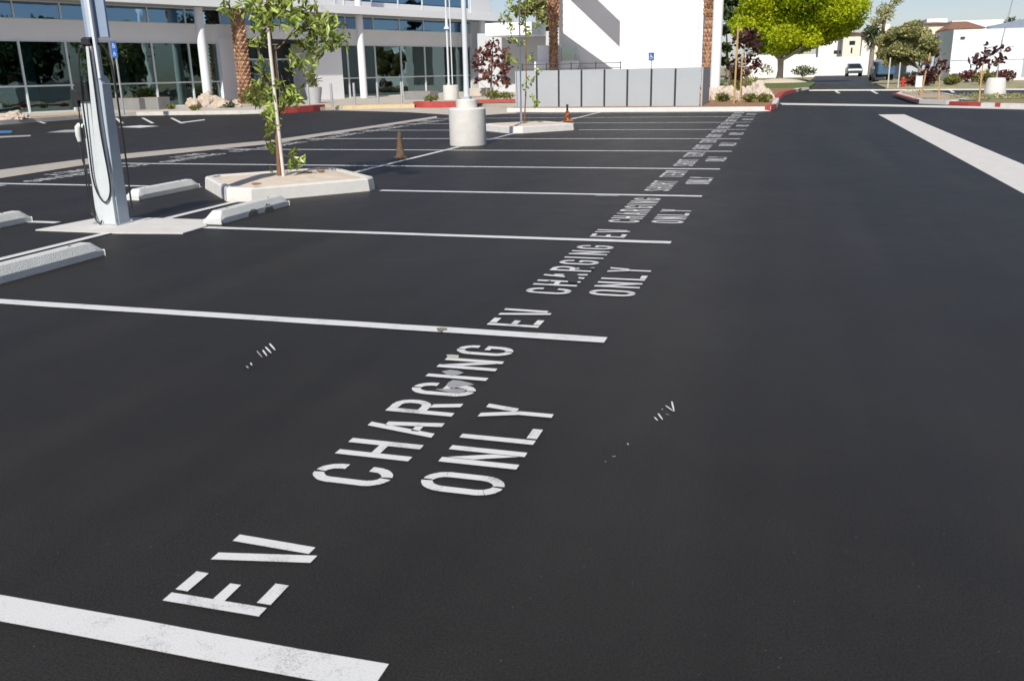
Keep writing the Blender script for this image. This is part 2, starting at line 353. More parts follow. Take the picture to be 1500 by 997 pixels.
LET = {
 'E': rc(0, 0, T, 1)+rc(T, .44, .8, .56)+rc(T+.1, 0, 1, H_)+rc(T+.1, 1-H_, 1, 1),
 'V': slab((.38, 0), (0, 1), T)+slab((.66, .1), (1-T, 1), T),
 'H': rc(0, 0, T, 1)+rc(1-T, 0, 1, 1)+rc(T, .44, 1-T, .56),
 'A': slab((0, 0), (.385, 1), T)+slab((1-T, 0), (.5, .78), T)+rc(.3, .24, .68, .35),
 'I': rc(.0, 0, T, 1),
 'N': rc(0, 0, T, 1)+rc(1-T, 0, 1, 1)+[[(T+.03, .93), (T+.03, .6), (1-T-.03, .07), (1-T-.03, .4)]],
 'L': rc(0, 0, T, 1)+rc(T+.1, 0, 1, H_),
 'Y': rc(.5-T/2, 0, .5+T/2, .48)+slab((.5-T/2, .48), (0, 1), T)+slab((.55, .53), (1-T, 1), T),
 'T': rc(.5-T/2, 0, .5+T/2, 1)+rc(0, 1-H_, .5-T/2-.06, 1)+rc(.5+T/2+.06, 1-H_, 1, 1),
 'M': rc(0, 0, T*.8, 1)+rc(1-T*.8, 0, 1, 1)+slab((.42, .35), (T*.8+.02, 1), T*.7)+slab((.44, .35), (.98-T*1.5, 1), T*.7),
 'R': rc(0, 0, T, 1)+rc(T, 1-H_, .55, 1)+rc(T, .42, .55, .42+H_)+arc(.55, .71, .45, .29, 90, -90, T, H_, 8)+slab((1-T, 0), (.5, .42), T),
 'S': arc(.5, .74, .5, .26, 10, 180, T, H_, 6)+arc(.5, .26, .5, .26, 190, 360, T, H_, 6)+[[(0, .72), (T, .76), (1, .28), (1-T, .24)]],
}
body = rc(0, .3, T, .47)+rc(0, .5, T, .7)
LET['O'] = arc(.5, .7, .5, .3, 0, 84, T, H_)+arc(.5, .7, .5, .3, 96, 180, T, H_)+arc(.5, .3, .5, .3, 180, 264, T, H_)+arc(.5, .3, .5, .3, 276, 360, T, H_)+rc(0, .3, T, .7)+rc(1-T, .3, 1, .7)
LET['C'] = arc(.5, .7, .5, .3, 0, 84, T, H_)+arc(.5, .7, .5, .3, 96, 180, T, H_)+arc(.5, .3, .5, .3, 180, 264, T, H_)+arc(.5, .3, .5, .3, 276, 360, T, H_)+rc(0, .3, T, .7)+rc(1-T, .3, 1, .34)+rc(1-T, .66, 1, .7)
LET['G'] = arc(.5, .7, .5, .3, 0, 84, T, H_)+arc(.5, .7, .5, .3, 96, 180, T, H_)+arc(.5, .3, .5, .3, 180, 264, T, H_)+arc(.5, .3, .5, .3, 276, 360, T, H_)+rc(0, .3, T, .7)+rc(1-T, .3, 1, .52)+rc(.55, .42, 1-T, .52)+rc(1-T, .66, 1, .7)
LW = .162
def put_word(txt, y, xtop, label, m=paint, hgt=.318, adv=.243, flip=None, z=.005):
    """reads towards +Y, letter tops towards -X; flip = (xsum, ysum) turns it half round"""
    k = rnd.uniform(-.004, .004); c = y
    loc = (xtop+hgt, y, z) if not flip else (flip[0]-xtop-hgt, flip[1]-y, z)
    t = thing('painted_word', loc, label, 'painted word', 'stencilled words in the stalls')
    for ch in txt:
        mb = MB()
        for poly in LET[ch]:
            vs = []
            for (a, b) in poly:
                X = xtop+(1-b)*hgt+k+rnd.uniform(-.0012, .0012); Yy = c+a*LW+rnd.uniform(-.001, .001)
                if flip: X = flip[0]-X; Yy = flip[1]-Yy
                vs.append((X, Yy, z))
            ar = sum(vs[i][0]*vs[(i+1) % len(vs)][1]-vs[(i+1) % len(vs)][0]*vs[i][1] for i in range(len(vs)))
            if ar < 0: vs = vs[::-1]
            mb.add(vs, [tuple(range(len(vs)))])
        mb.build('letter', m, t)
        c += adv*.62 if ch == 'I' else adv
    return t
stn = ['nearest', 'second', 'third', 'fourth', 'fifth', 'sixth', 'seventh', 'eighth', 'ninth', 'tenth']
for n in range(10):
    y = Y0+S*n
    if n < 3:
        put_word('EV', y+.155, -1.645, f'white stencilled word EV in the {stn[n]} stall of the right row', adv=.235)
        put_word('CHARGING', y+.985, -1.645, f'white stencilled word CHARGING in the {stn[n]} stall of the right row', m=paint if n != 1 else paint_worn)
        put_word('ONLY', y+1.015, -1.215, f'white stencilled word ONLY in the {stn[n]} stall of the right row', m=paint if n != 1 else paint_worn)
    else:
        put_word('SHORT', y+.4, -1.645, f'worn stencilled word SHORT in the {stn[n]} stall of the right row', m=paint_worn, adv=.225)
        put_word('TERM', y+1.9, -1.645, f'worn stencilled word TERM in the {stn[n]} stall of the right row', m=paint_worn, adv=.225)
        put_word('ONLY', y+1.15, -1.215, f'worn stencilled word ONLY in the {stn[n]} stall of the right row', m=paint_worn, adv=.21)
for n in range(2, 9):
    y = Y0+S*n; xs = -12.6+min(.45, max(0, (n-2)*.15)); fl = (xs, 2*y+S)
    put_word('EV', y+.155, -1.645, f'faded word EV by the gutter in the {stn[n]} stall of the left row', flip=fl, m=paint_worn)
    put_word('CHARGING', y+.985, -1.645, f'faded word CHARGING by the gutter in the {stn[n]} stall of the left row', flip=fl, m=paint_worn)
    put_word('ONLY', y+1.015, -1.215, f'faded word ONLY by the gutter in the {stn[n]} stall of the left row', flip=fl, m=paint_worn)
# stray paint residue flecks
def flecks(px, label):
    t = thing('paint_residue', (*G(*px[0][:2]), 0), label, 'paint mark')
    for (u0, v0, u1, v1, wd, m) in px:
        a = Vector(G(u0, v0)); b = Vector(G(u1, v1)); d = (b-a).normalized(); q = Vector((-d.y, d.x))*wd/2
        vs = [a-q*.7, a.lerp(b, .4)-q*1.1, b-q*.6, b+q*.5, a.lerp(b, .5)+q, a+q*.8]
        ar = sum(vs[i].x*vs[(i+1) % 6].y-vs[(i+1) % 6].x*vs[i].y for i in range(6))
        if ar < 0: vs = vs[::-1]
        MB().add([(p.x, p.y, .0045) for p in vs], [tuple(range(6))]).build('stroke', m, t)
flecks([(395, 504, 403, 513.5, .012, paint_worn), (389, 509, 397.5, 518, .012, paint_worn), (385, 513.5, 391, 522, .011, paint_worn), (376.5, 515, 384, 524, .008, paint_faint), (367, 532, 369.3, 536, .008, paint_worn), (361, 537, 364, 540, .009, paint_faint)], 'faint leftover strokes of white paint on asphalt left of the word CHARGING')
flecks([(975, 595, 987, 603.5, .007, paint_worn), (984, 589, 987.5, 603.5, .008, paint_worn), (964, 606.5, 970.5, 615.5, .008, paint_worn), (958.5, 612, 963.5, 617, .007, paint_worn), (969, 600.5, 971.5, 600.5, .007, paint_worn), (975, 607, 981, 609, .004, paint_faint), (919, 650, 920.5, 653, .006, paint_faint), (897, 670, 902, 669, .006, paint_faint), (886, 677, 888, 677.5, .006, paint_faint)], 'faint leftover strokes of white paint on empty asphalt right of the word ONLY')
smudge_g = paint_mat('smudge_grey', (.3, .3, .3), 1.0); smudge_d = mat('smudge_dark', (.028, .028, .03), .7, .1, 12); smudge_b = mat('smudge_brown', (.24, .22, .17), .8, .3, 30)
def smudge(polys, o_, k, m, z, label):
    t = thing('paint_smudge', (*G(o_[0]+polys[0][0][0]/k, o_[1]+polys[0][0][1]/k), 0), label, 'paint smudge')
    for pl in polys:
        vs = [Vector(G(o_[0]+x/k, o_[1]+y/k)) for x, y in pl]; n = len(vs)
        ar = sum(vs[i].x*vs[(i+1) % n].y-vs[(i+1) % n].x*vs[i].y for i in range(n))
        if ar < 0: vs = vs[::-1]
        MB().add([(p.x, p.y, z) for p in vs], [tuple(range(n))]).build('smear', m, t)
smudge([[(585, 595), (605, 570), (645, 548), (720, 556), (800, 575), (840, 592), (720, 605), (650, 626), (610, 615)], [(480, 633), (620, 628), (780, 632), (740, 660), (700, 674), (610, 662)], [(540, 470), (620, 455), (690, 463), (745, 482), (700, 500), (640, 510), (590, 500)]], (560, 470), 6.233, smudge_g, .0066, 'grey smeared paint over letters G and I of the nearest word CHARGING')
smudge([[(495, 72), (540, 70), (592, 74), (590, 92), (560, 95), (545, 112), (505, 100)]], (560, 470), 6.233, smudge_b, .0066, 'small grey-brown stain on the second stall line above CHARGING')
smudge([[(585, 318), (640, 316), (700, 322), (695, 350), (600, 345)]], (560, 470), 6.233, paint_mat('smudge_cream', (.45, .44, .36), .8), .0066, 'cream smear on the letter N of the nearest word CHARGING')
smudge([[(460, 505), (560, 498), (630, 530), (610, 612), (520, 605), (490, 560)], [(180, 612), (330, 585), (360, 615), (300, 622)], [(620, 440), (800, 455), (790, 470), (640, 468)]], (760, 330), 7.143, smudge_d, .0066, 'dark worn patch over letters H and A of the second word CHARGING')
smudge([[(690, 705), (770, 702), (800, 722), (760, 760), (720, 745), (700, 725)]], (0, 0), 2.5, smudge_d, .0062, '') if 0 else None
x, y = G(891, 287.5); tag(sheet('paint_dash', rect(x-.16, y-.012, x+.12, y+.03), .0048, paint_faint, None), 'short faint grey paint dash just before the fourth stall line', 'paint mark')

# ------------------------------------------------------------------ gutters and far markings
sheet('concrete_gutter', rect(2.66, -24, 3.38, 29.6), .004, conc_pale)
gb = [G(-160, 286), G(0, 262), G(180, 233.5), G(400, 211), G(520, 192), G(640, 173.5)]
gt_ = [G(-160, 271), G(0, 249.5), G(180, 226), G(400, 205.5), G(520, 188.5), G(640, 170.5)]
sheet('concrete_gutter_strip', gb+gt_[::-1], .0085, mat('gutter_conc', (.42, .38, .33), .9, .08, 3, .2, 40))
sheet('cross_gutter', [G(1146, 153.8), G(1300, 156.2), G(1500, 160.8), G(1700, 169), G(1700, 164), G(1500, 157.2), G(1300, 153.4), G(1142, 151.2)], .004, conc_pale)
# concrete apron before the entrance
sheet('concrete_apron', [G(490, 162), G(545, 163.5), G(600, 165), G(656, 168.5), G(711, 169), G(757, 166), G(757, 158), G(700, 157), G(640, 157.5), G(600, 156.5), G(480, 157)], .0085, conc_walk)
# accessible bays on the far left
for i, (a, b) in enumerate([((52, 177), (66, 181)), ((170, 173), (179, 181)), ((209, 173), (224, 181)), ((251, 173), (267, 181))]):
    ax, ay = G(*a); bx, by = G(*b); d = Vector((bx-ax, by-ay)).normalized(); q = Vector((-d.y, d.x))*.055
    o = sheet('bay_line', [(ax-q.x, ay-q.y), (bx-q.x, by-q.y), (bx+q.x, by+q.y), (ax+q.x, ay+q.y)], .0045, paint, None)
    tag(o, f'{["leftmost", "second", "third", "rightmost"][i]} short white bay line by the kerb before the glass building', 'bay line', 'short bay lines by the far kerb')
tag(sheet('bay_marking', [G(267, 180.7), G(300, 176.5), G(300, 175.2), G(264, 179.6)], .0085, paint, None), 'white line closing the rightmost accessible bay near the rocks', 'bay line')
tag(sheet('hatch_marking', [G(68, 194.5), G(112, 194), G(112, 190), G(95, 190.5)], .0045, paint_faint, None), 'white triangle marking in the aisle left of the charging post', 'painted marking')
tag(sheet('hatch_marking', [G(172, 186.5), G(205, 187.5), G(233, 185), G(205, 183.8)], .0045, paint, None), 'white triangle marking in the aisle right of the charging post', 'painted marking')
tag(sheet('blue_marking', [G(-20, 196), G(16, 195), G(18, 191.5), G(-20, 192)], .0045, blue_paint, None), 'blue accessible bay marking at the left edge', 'painted marking')
tag(sheet('bay_marking', [G(-30, 203.5), G(45, 200), G(45, 198), G(-30, 201)], .0045, paint_faint, None), 'faint white line at the left edge below the blue marking', 'bay line')
# far bays (beyond the cross aisle)
for i, (a, b) in enumerate([((1222, 131.5), (1229, 137)), ((1275, 132), (1285, 137.5)), ((1330, 131), (1338, 136)), ((1389, 130), (1397, 136)), ((1471, 143), (1487, 148))]):
    ax, ay = G(*a); bx, by = G(*b); d = Vector((bx-ax, by-ay)).normalized(); q = Vector((-d.y, d.x))*.08
    o = sheet('bay_line', [(ax-q.x, ay-q.y), (bx-q.x, by-q.y), (bx+q.x, by+q.y), (ax+q.x, ay+q.y)], .0045, paint, None)
    tag(o, f'{["first", "second", "third", "fourth", "rightmost"][i]} short white bay line beyond the cross aisle, from the left', 'bay line', 'bay lines beyond the cross aisle')

def kerb_run(pts, wd, h, m, name='kerb', label=None, cat='kerb', group=None, z0=0):
    """pts = front foot line; body goes back to the left of travel direction"""
    mb = MB(); n = len(pts); P = [Vector(p) for p in pts]; N_ = []
    for i in range(n):
        d = (P[min(i+1, n-1)]-P[max(i-1, 0)]).normalized(); N_.append(Vector((-d.y, d.x)))
    vs = []
    for p, q in zip(P, N_):
        vs += [(p.x, p.y, z0), (p.x+q.x*.02, p.y+q.y*.02, z0+h), (p.x+q.x*wd, p.y+q.y*wd, z0+h), (p.x+q.x*wd, p.y+q.y*wd, z0-.02)]
    fs = []
    for i in range(n-1):
        for k in range(3): fs.append((i*4+k, (i+1)*4+k, (i+1)*4+k+1, i*4+k+1))
    fs += [(0, 1, 2, 3), ((n-1)*4+3, (n-1)*4+2, (n-1)*4+1, (n-1)*4)]
    mb.add(vs, fs)
    o = mb.build(name, m)
    return tag(o, label, cat, group) if label else tag(o, kind='structure')

# raised walk in front of the glass building
Kl = [(-31, 12), (-27.6, 20), (-27.0, 26.4), (-26.9, 30.5), G(160, 171.5), G(200, 169.5), G(350, 167.5), G(420, 165.5), G(478, 162)]
back = [(-12, 70), (-60, 70), (-60, 12)]
struct('pavement', MB().prism([Vector(p)+Vector((-.08, .08)) for p in Kl]+[G(605, 156.5), G(668, 157), G(700, 156), (-10.0, 34.6), (-10.2, 60)]+back, -.01, .14), conc_walk)
kerb_run(Kl[:8], .16, .155, conc, 'kerb')
kerb_run([G(46, 178.5), G(80, 176.3), G(115, 174.2), G(150, 172.3)], .5, .19, yellowm, 'yellow_kerb', 'yellow painted kerb stretch behind the charging post', 'kerb')
kerb_run([G(400, 167), G(436, 165), G(460, 163.3), G(477, 161.6)], .35, .25, redk, 'red_kerb', 'red painted kerb end behind the young tree', 'kerb')
kerb_run([G(477, 161.6), G(520, 160.3), G(560, 159.3), G(607, 158.3)], 1.1, .17, yellowm, 'warning_strip', 'long yellow tactile strip at the dropped kerb before the bollards', 'tactile strip')
kerb_run([G(605, 157.8), G(620, 158.6), G(640, 158.6), G(668, 157.8)], .3, .27, redk, 'red_kerb', 'curved red kerb between yellow strip and light pole base', 'kerb')
kerb_run([G(694, 155.5), G(725, 155), G(757, 154.6)], .3, .27, redk, 'red_kerb', 'red kerb just right of the light pole before the purple tree', 'kerb')
sheet('planting_bed', [G(692, 157), G(757, 156), G(757, 153), G(692, 154)], .16, mulch)
# kerb in front of the panel fence
kerb_run([(-10.1, 33.25), (-8.0, 32.75), (-4, 32.5), (-.5, 32.35)], .17, .15, conc_pale, 'kerb')
mb = MB().prism([(-10.1, 33.4), (-8.0, 32.9), (-4, 32.66), (-.6, 32.5), (-.45, 40), (-.2, 49.5), (.9, 60), (-10.3, 60)], -.01, .142)
struct('planting_strip', mb, mulch)
kerb_run([(-.5, 32.35), (-.33, 34.6)], .2, .156, redk, 'red_kerb', 'red kerb corner where the right row of stalls ends', 'kerb')
kerb_run([(-.33, 34.6), (-.3, 41)], .2, .154, conc_pale, 'kerb')
kerb_run([(-.3, 41), (-.1, 49.7), (.5, 55.5)], .3, .17, redk, 'red_kerb', 'long red kerb along the planted strip under the bright green tree', 'kerb')
kerb_run([(.5, 55.5), (.75, 59.0), (1.3, 60.6)], .25, .15, conc_pale, 'kerb')
# far kerb and street beyond
fk = [G(1185, 133.2), G(1250, 133), G(1320, 132.8), G(1400, 132.2), G(1500, 132), G(1640, 134)]
fkb = [(p[0]+.6, p[1]+3) for p in fk]
kerb_run(fk, .9, .05, conc_pale, 'kerb')
sheet('street', [(fk[0][0]-.2, fk[0][1]+1), (fk[2][0]+1.4, fk[2][1]+1), (6.2, 80), (9.5, 100), (14, 170), (-30, 170), (3.5, 131), (2.2, 100)], .03, asphalt2)
struct('verge', MB().prism([G(1297, 131.2), G(1400, 130.4), G(1500, 130.2), G(1680, 130), (40, 100), (9.5, 100), (6.3, 76)], -.01, .1), dryg)
sheet('lawn', [(-10, 60.2), (1.1, 60.2), (1.3, 63), (2.2, 80), (1.5, 110), (-30, 110), (-30, 60.2)], .10, lawn)

# ================================================================== DIAMOND ISLANDS
def island(cy, label, fill=True):
    t = thing('tree_island', (XC, cy, 0), label, 'tree island', 'diamond tree islands on the centre line')
    P = [(-1.24, -.1), (-.14, -1.24), (.2, -1.22), (1.22, -.05), (1.2, .16), (.1, 1.24), (-.1, 1.24), (-1.24, .12)]
    P = [(XC+a, cy+b) for a, b in P]; I = [(XC+(a-XC)*.9, cy+(b-cy)*.9) for a, b in P]
    n = len(P); mb = MB(); h = .165
    O2 = [(XC+(a-XC)*.985, cy+(b-cy)*.985) for a, b in P]
    vs = [(a, b, 0) for a, b in P]+[(a, b, h-.02) for a, b in O2]+[(XC+(a-XC)*.965, cy+(b-cy)*.965, h) for a, b in P]+[(a, b, h) for a, b in I]+[(a, b, h-.08) for a, b in I]
    fs = []
    for k in range(4): fs += [(k*n+i, k*n+(i+1) % n, (k+1)*n+(i+1) % n, (k+1)*n+i) for i in range(n)]
    mb.add(vs, fs); mb.build('kerb_ring', conc_pale, t)
    g = random.Random(int(cy)); q = MB(); rings = [(1, h-.025), (.75, h+.0), (.45, h+.02), (.2, h+.02)]
    vs = []; 
    for r_, z in rings: vs += [(XC+(a-XC)*r_, cy+(b-cy)*r_, z+(g.uniform(-.012, .012) if r_ < 1 else 0)) for a, b in I]
    vs.append((XC, cy, h+.02)); fs = []
    for k in range(3): fs += [(k*n+i, k*n+(i+1) % n, (k+1)*n+(i+1) % n, (k+1)*n+i) for i in range(n)]
    fs += [(3*n+i, 3*n+(i+1) % n, 4*n) for i in range(n)]
    q.add(vs, fs); q.build('soil', sandm, t, smooth=True)
    return t
isl1 = island(Y0+3*S, 'pale diamond concrete island holding the leafy young tree')
isl2 = island(Y0+7*S, 'pale diamond concrete island beyond the round light pole base')
# bits lying on the first island
def clod(u, v, s_, label):
    x, y = G(u, v, .2); bm = bmesh.new(); bmesh.ops.create_icosphere(bm, subdivisions=2, radius=1)
    g = random.Random(int(u))
    for p in bm.verts: p.co *= g.uniform(.8, 1.15); p.co = Vector((p.co.x*s_[0], p.co.y*s_[1], p.co.z*s_[2]))
    me = bpy.data.meshes.new('clod'); bm.to_mesh(me); bm.free(); me.materials.append(mulch)
    o = bpy.data.objects.new('soil_clod', me); COL.objects.link(o); o.location = (x, y, .2); tag(o, label, 'clod')
clod(375, 269, (.07, .05, .015), 'small dark clod on the island edge left of the young tree')
clod(470, 250, (.06, .04, .02), 'small dark clod on the island right of the young tree')
clod(448, 252, (.1, .03, .012), 'flat brown twig litter on the island beside the young tree')

# ================================================================== WHEEL STOPS
def wheel_stop(x, y0, y1, label, notches=()):
    t = thing('wheel_stop', (x, (y0+y1)/2, 0), label, 'wheel stop', 'concrete wheel stops')
    prof = [(-.1, 0), (-.1, .06), (-.055, .13), (.055, .13), (.1, .06), (.1, 0)]
    def ring(y, s, top):
        return [(x+a*s, y, min(b, top)) for a, b in prof]
    ys = [(y0, 1, .05), (y0+.1, 1, .13)]
    ys += [(y1-.1, 1, .13), (y1, 1, .05)]
    mb = MB(); k = len(prof)
    vs = []; 
    for y, s, tp in ys: vs += ring(y, s, tp)
    fs = []
    for i in range(len(ys)-1): fs += [(i*k+j, i*k+(j+1) % k, (i+1)*k+(j+1) % k, (i+1)*k+j) for j in range(k)]
    fs += [tuple(range(k)), tuple(range((len(ys)-1)*k, len(ys)*k))[::-1]]
    mb.add(vs, [f[::-1] for f in fs]); o = mb.build('block', stop_m, t, bevel=.006)
    for yy in (y0+.28, y1-.28):
        MB().lathe((x, yy, .129), [(.014, 0), (.014, .004), (.008, .006)], 10).build('pin', mat('rusty_pin', (.2, .09, .05), .8, .3, 40), t)
    for (yy, r_, hh) in notches:     # chipped hollows in the side, dark broken concrete
        g = random.Random(int(yy*100)); q = MB(); vs = []; n = 12
        for i in range(n):
            a = math.pi*i/(n-1); rr = r_*(1+g.uniform(-.15, .15)); vs.append((yy-math.cos(a)*rr, min(math.sin(a)*hh*(1+g.uniform(-.1, .1)), .128)))
        m_ = [(x+.1035 if b <= .06 else x+.1035-(b-.06)*.64, a, max(b, .001)) for a, b in vs]
        q.add(m_+[(x+.05, a, max(b, .001)) for a, b in vs], [tuple(range(n))]+[(i, i+1, n+i+1, n+i) for i in range(n-1)])
        q.build('chipped_hollow', broken_m, t)
    return t
wheel_stop(-5.68, 4.75, 6.3, 'grey white wheel stop in the foreground at the left edge, right row')
wheel_stop(-5.63, 7.95, 9.33, 'white wheel stop with two chipped hollows in front of the tree island', [(8.56, .1, .075), (8.88, .09, .085)])
wheel_stop(-7.83, 9.45, 10.72, 'plain white wheel stop beyond the charging post, left row')
wheel_stop(-7.88, 6.35, 7.78, 'white wheel stop cut off by the left edge beyond the centre line')

# ================================================================== CHARGING STATION
struct('charger_pad', MB().prism([G(52, 338), G(172, 342.6), G(268, 343), G(303, 332.5), G(300, 323), G(205, 320), G(140, 321)], .002, .012), conc_pale)
CX, CY = -6.69, 7.78
t = thing('charging_station', (CX, CY, 0), 'tall white and blue-grey vehicle charging post with looping black cables', 'charging station')
mb = MB(); zb = .012
def sec(z, x0, x1, y0, y1): return [(x0, y0, z), (x1, y0, z), (x1, y1, z), (x0, y1, z)]
def loft(mb, secs):
    vs = []; n = 4
    for s_ in secs: vs += s_
    fs = [(3, 2, 1, 0), tuple(range((len(secs)-1)*4, len(secs)*4))]
    for i in range(len(secs)-1): fs += [(i*4+j, i*4+(j+1) % 4, (i+1)*4+(j+1) % 4, (i+1)*4+j) for j in range(4)]
    return mb.add(vs, fs)
loft(mb, [sec(zb, CX-.05, CX+.1, CY-.07, CY+.1), sec(.2, CX-.045, CX+.1, CY-.068, CY+.1), sec(1.42, CX+.02, CX+.13, CY-.06, CY+.07), sec(1.5, CX+.02, CX+.1, CY-.06, CY+.06)])
mb.build('post', postgrey, t, bevel=.008)
mb = MB(); loft(mb, [sec(zb, CX-.155, CX-.07, CY-.1, CY+.06), sec(1.26, CX-.14, CX-.02, CY-.09, CY+.06)]); mb.build('side_cabinet', chargewhite, t, bevel=.006)
mb = MB(); loft(mb, [sec(zb, CX-.065, CX+.095, CY-.115, CY-.074), sec(.3, CX-.06, CX+.095, CY-.112, CY-.072), sec(1.1, CX-.015, CX+.085, CY-.1, CY-.066), sec(1.78, CX+.03, CX+.09, CY-.095, CY-.062)]); mb.build('front_cover', chargewhite, t, bevel=.006)
mb = MB(); mb.box((CX-.08, CY-.03, 1.262), (.14, .2, .19)); mb.box((CX-.19, CY-.05, 1.2), (.07, .13, .17)); mb.build('control_box', black_pl, t, bevel=.008)
mb = MB(); mb.box((CX-.08, CY-.133, 1.33), (.09, .006, .08)); mb.build('screen', carglass, t)
mb = MB(); mb.box((CX+.045, CY-.05, 1.79), (.09, .13, .06)); mb.tube([(CX-.01, CY-.06, 1.825), (CX+.09, CY-.06, 1.825)], .04, 14); mb.build('cable_retractor', black_pl, t, bevel=.005)
mb = MB(); loft(mb, [sec(1.47, CX+.1, CX+.13, CY-.07, CY-.04), sec(3.4, CX+.09, CX+.12, CY-.06, CY-.03)]); mb.build('mast', poleM, t, bevel=.004)
mb = MB(); mb.box((CX+.09, CY+.03, 1.86), (.27, .03, 1.4)); mb.build('sign_panel', greyback, t, bevel=.004)
mb = MB(); mb.box((CX+.07, CY-.01, 1.45), (.06, .07, 1.6)); mb.build('upper_post', postgrey, t, bevel=.004)
mb = MB(); mb.box((CX-.03, CY-.005, zb), (.32, .27, .012)); mb.build('foot_plate', steel, t)
for bx_, by_ in ((-.17, -.12), (.11, -.12), (.11, .11), (-.17, .11)): MB().lathe((CX+bx_, CY+by_, zb+.012), [(.012, 0), (.012, .012), (.006, .018)], 6).build('anchor_bolt', steel, t)
# nozzle in its holder
mb = MB(); mb.box((CX-.155, CY-.07, .9), (.05, .08, .12)); mb.build('nozzle_holder', black_pl, t, bevel=.005)
mb = MB(); mb.tube([(CX-.18, CY-.09, 1.03), (CX-.205, CY-.1, 1.0), (CX-.21, CY-.105, .92), (CX-.205, CY-.105, .86)], [.028, .034, .03, .02], 10); mb.tube([(CX-.19, CY-.1, 1.02), (CX-.14, CY-.09, 1.01)], .026, 10)
noz = mb.build('nozzle', mat('nozzle_grey', (.6, .64, .6), .5, .05, 9), t, smooth=True)
def spline(pts, n=8):
    P = [Vector(p) for p in pts]; out = []
    for i in range(len(P)-1):
        a = P[max(i-1, 0)]; b = P[i]; c = P[i+1]; d = P[min(i+2, len(P)-1)]
        for k in range(n):
            s_ = k/n; out.append(.5*((2*b)+(c-a)*s_+(2*a-5*b+4*c-d)*s_*s_+(3*b-a-3*c+d)*s_**3))
    out.append(P[-1]); return out
fy = CY-.125
MB().tube(spline([(CX+.03, fy+.05, 1.8), (CX-.03, fy+.0, 1.72), (CX-.055, fy-.02, 1.35), (CX-.085, fy-.0, .85), (CX-.095, fy-.0, .5), (CX-.06, fy-.0, .33), (CX+.02, fy-.01, .25), (CX+.085, fy-.0, .33), (CX+.105, fy-.0, .5), (CX+.085, fy-.0, .95), (CX+.085, fy+.01, 1.4), (CX+.09, fy+.01, 1.68), (CX+.06, fy+.05, 1.81)]), .0085, 8).build('cable', black_rub, t, smooth=True)
MB().tube(spline([(CX-.205, CY-.105, .87), (CX-.195, CY-.12, .7), (CX-.15, CY-.13, .5), (CX-.16, CY-.14, .25), (CX-.12, CY-.15, .08), (CX-.07, CY-.15, .03), (CX-.06, CY-.13, .06)]), .0085, 8).build('cable', black_rub, t, smooth=True)
MB().tube(spline([(CX-.15, CY-.11, 1.2), (CX-.165, CY-.12, .8), (CX-.185, CY-.13, .4), (CX-.18, CY-.13, .16), (CX-.14, CY-.14, .1)]), .007, 8).build('cable', black_rub, t, smooth=True)
MB().tube(spline([(CX+.09, CY+.0, 1.81), (CX+.15, CY+.03, 1.76), (CX+.19, CY+.05, 1.6), (CX+.2, CY+.05, 1.2), (CX+.19, CY+.06, .7), (CX+.18, CY+.06, .35), (CX+.18, CY+.06, .16)]), .0095, 8).build('cable', black_rub, t, smooth=True)

# ================================================================== LIGHT POLES ON ROUND BASES
def light_pole(x, y, rad, hb, rcap, hcap, rp, label, h=7., z0=0, cx=0, double=False):
    t = thing('light_pole', (x, y, z0), label, 'light pole')
    MB().lathe((x, y, z0), [(rad*.99, 0), (rad, .02), (rad, hb-.03), (rad-.03, hb)], 48).build('round_base', conc_pale, t, smooth=True)
    MB().lathe((x+cx, y, z0+hb), [(rcap, 0), (rcap, hcap-.02), (rcap-.02, hcap)], 32).build('base_cap', conc_pale, t, smooth=True)
    z1 = z0+hb+hcap
    MB().box((x+cx, y, z1), (rp*3.2, rp*3.2, .05)).build('base_plate', steel, t)
    mb = MB().lathe((x+cx, y, z1+.05), [(rp*1.15, 0), (rp, .3), (rp*.75, h)], 20)
    if double: mb.lathe((x+cx+.2, y, z1), [(.03, 0), (.03, h)], 12)
    mb.build('pole', poleM, t, smooth=True)
    MB().box((x+cx, y-.45, z1+h), (.35, .8, .1)).build('lamp_head', poleM, t, bevel=.02)
    return t
light_pole(-6.37, 18.13, .385, .76, .215, .17, .055, 'grey light pole on a big round concrete base between the stalls', h=6.5, cx=0)
x, y = G(661, 146, .14)
lp = light_pole(x, y, .4, .72, .1, .03, .05, 'distant light pole on a round concrete base before the glass building', h=6.5, z0=.14, cx=-.1, double=True)
MB().lathe((x-.1, y, 3.6), [(.16, 0), (.13, .06), (.07, .16), (.06, .6)], 16).build('bell_fitting', poleM, lp, smooth=True)
x, y = G(1456, 144.5, .0)
t = thing('light_pole', (x, y, 0), 'far right light pole on a tapered pale concrete base', 'light pole')
MB().lathe((x, y, 0), [(.44, 0), (.44, .05), (.34, .78), (.3, .82)], 28).build('round_base', conc_pale, t, smooth=True)
MB().tube([(x, y, .82), (x+.02, y, 2.3)], .03, 8).tube([(x+.02, y, 2.3), (x+.35, y, 4.9)], .022, 8).build('pole', steel, t, smooth=True)

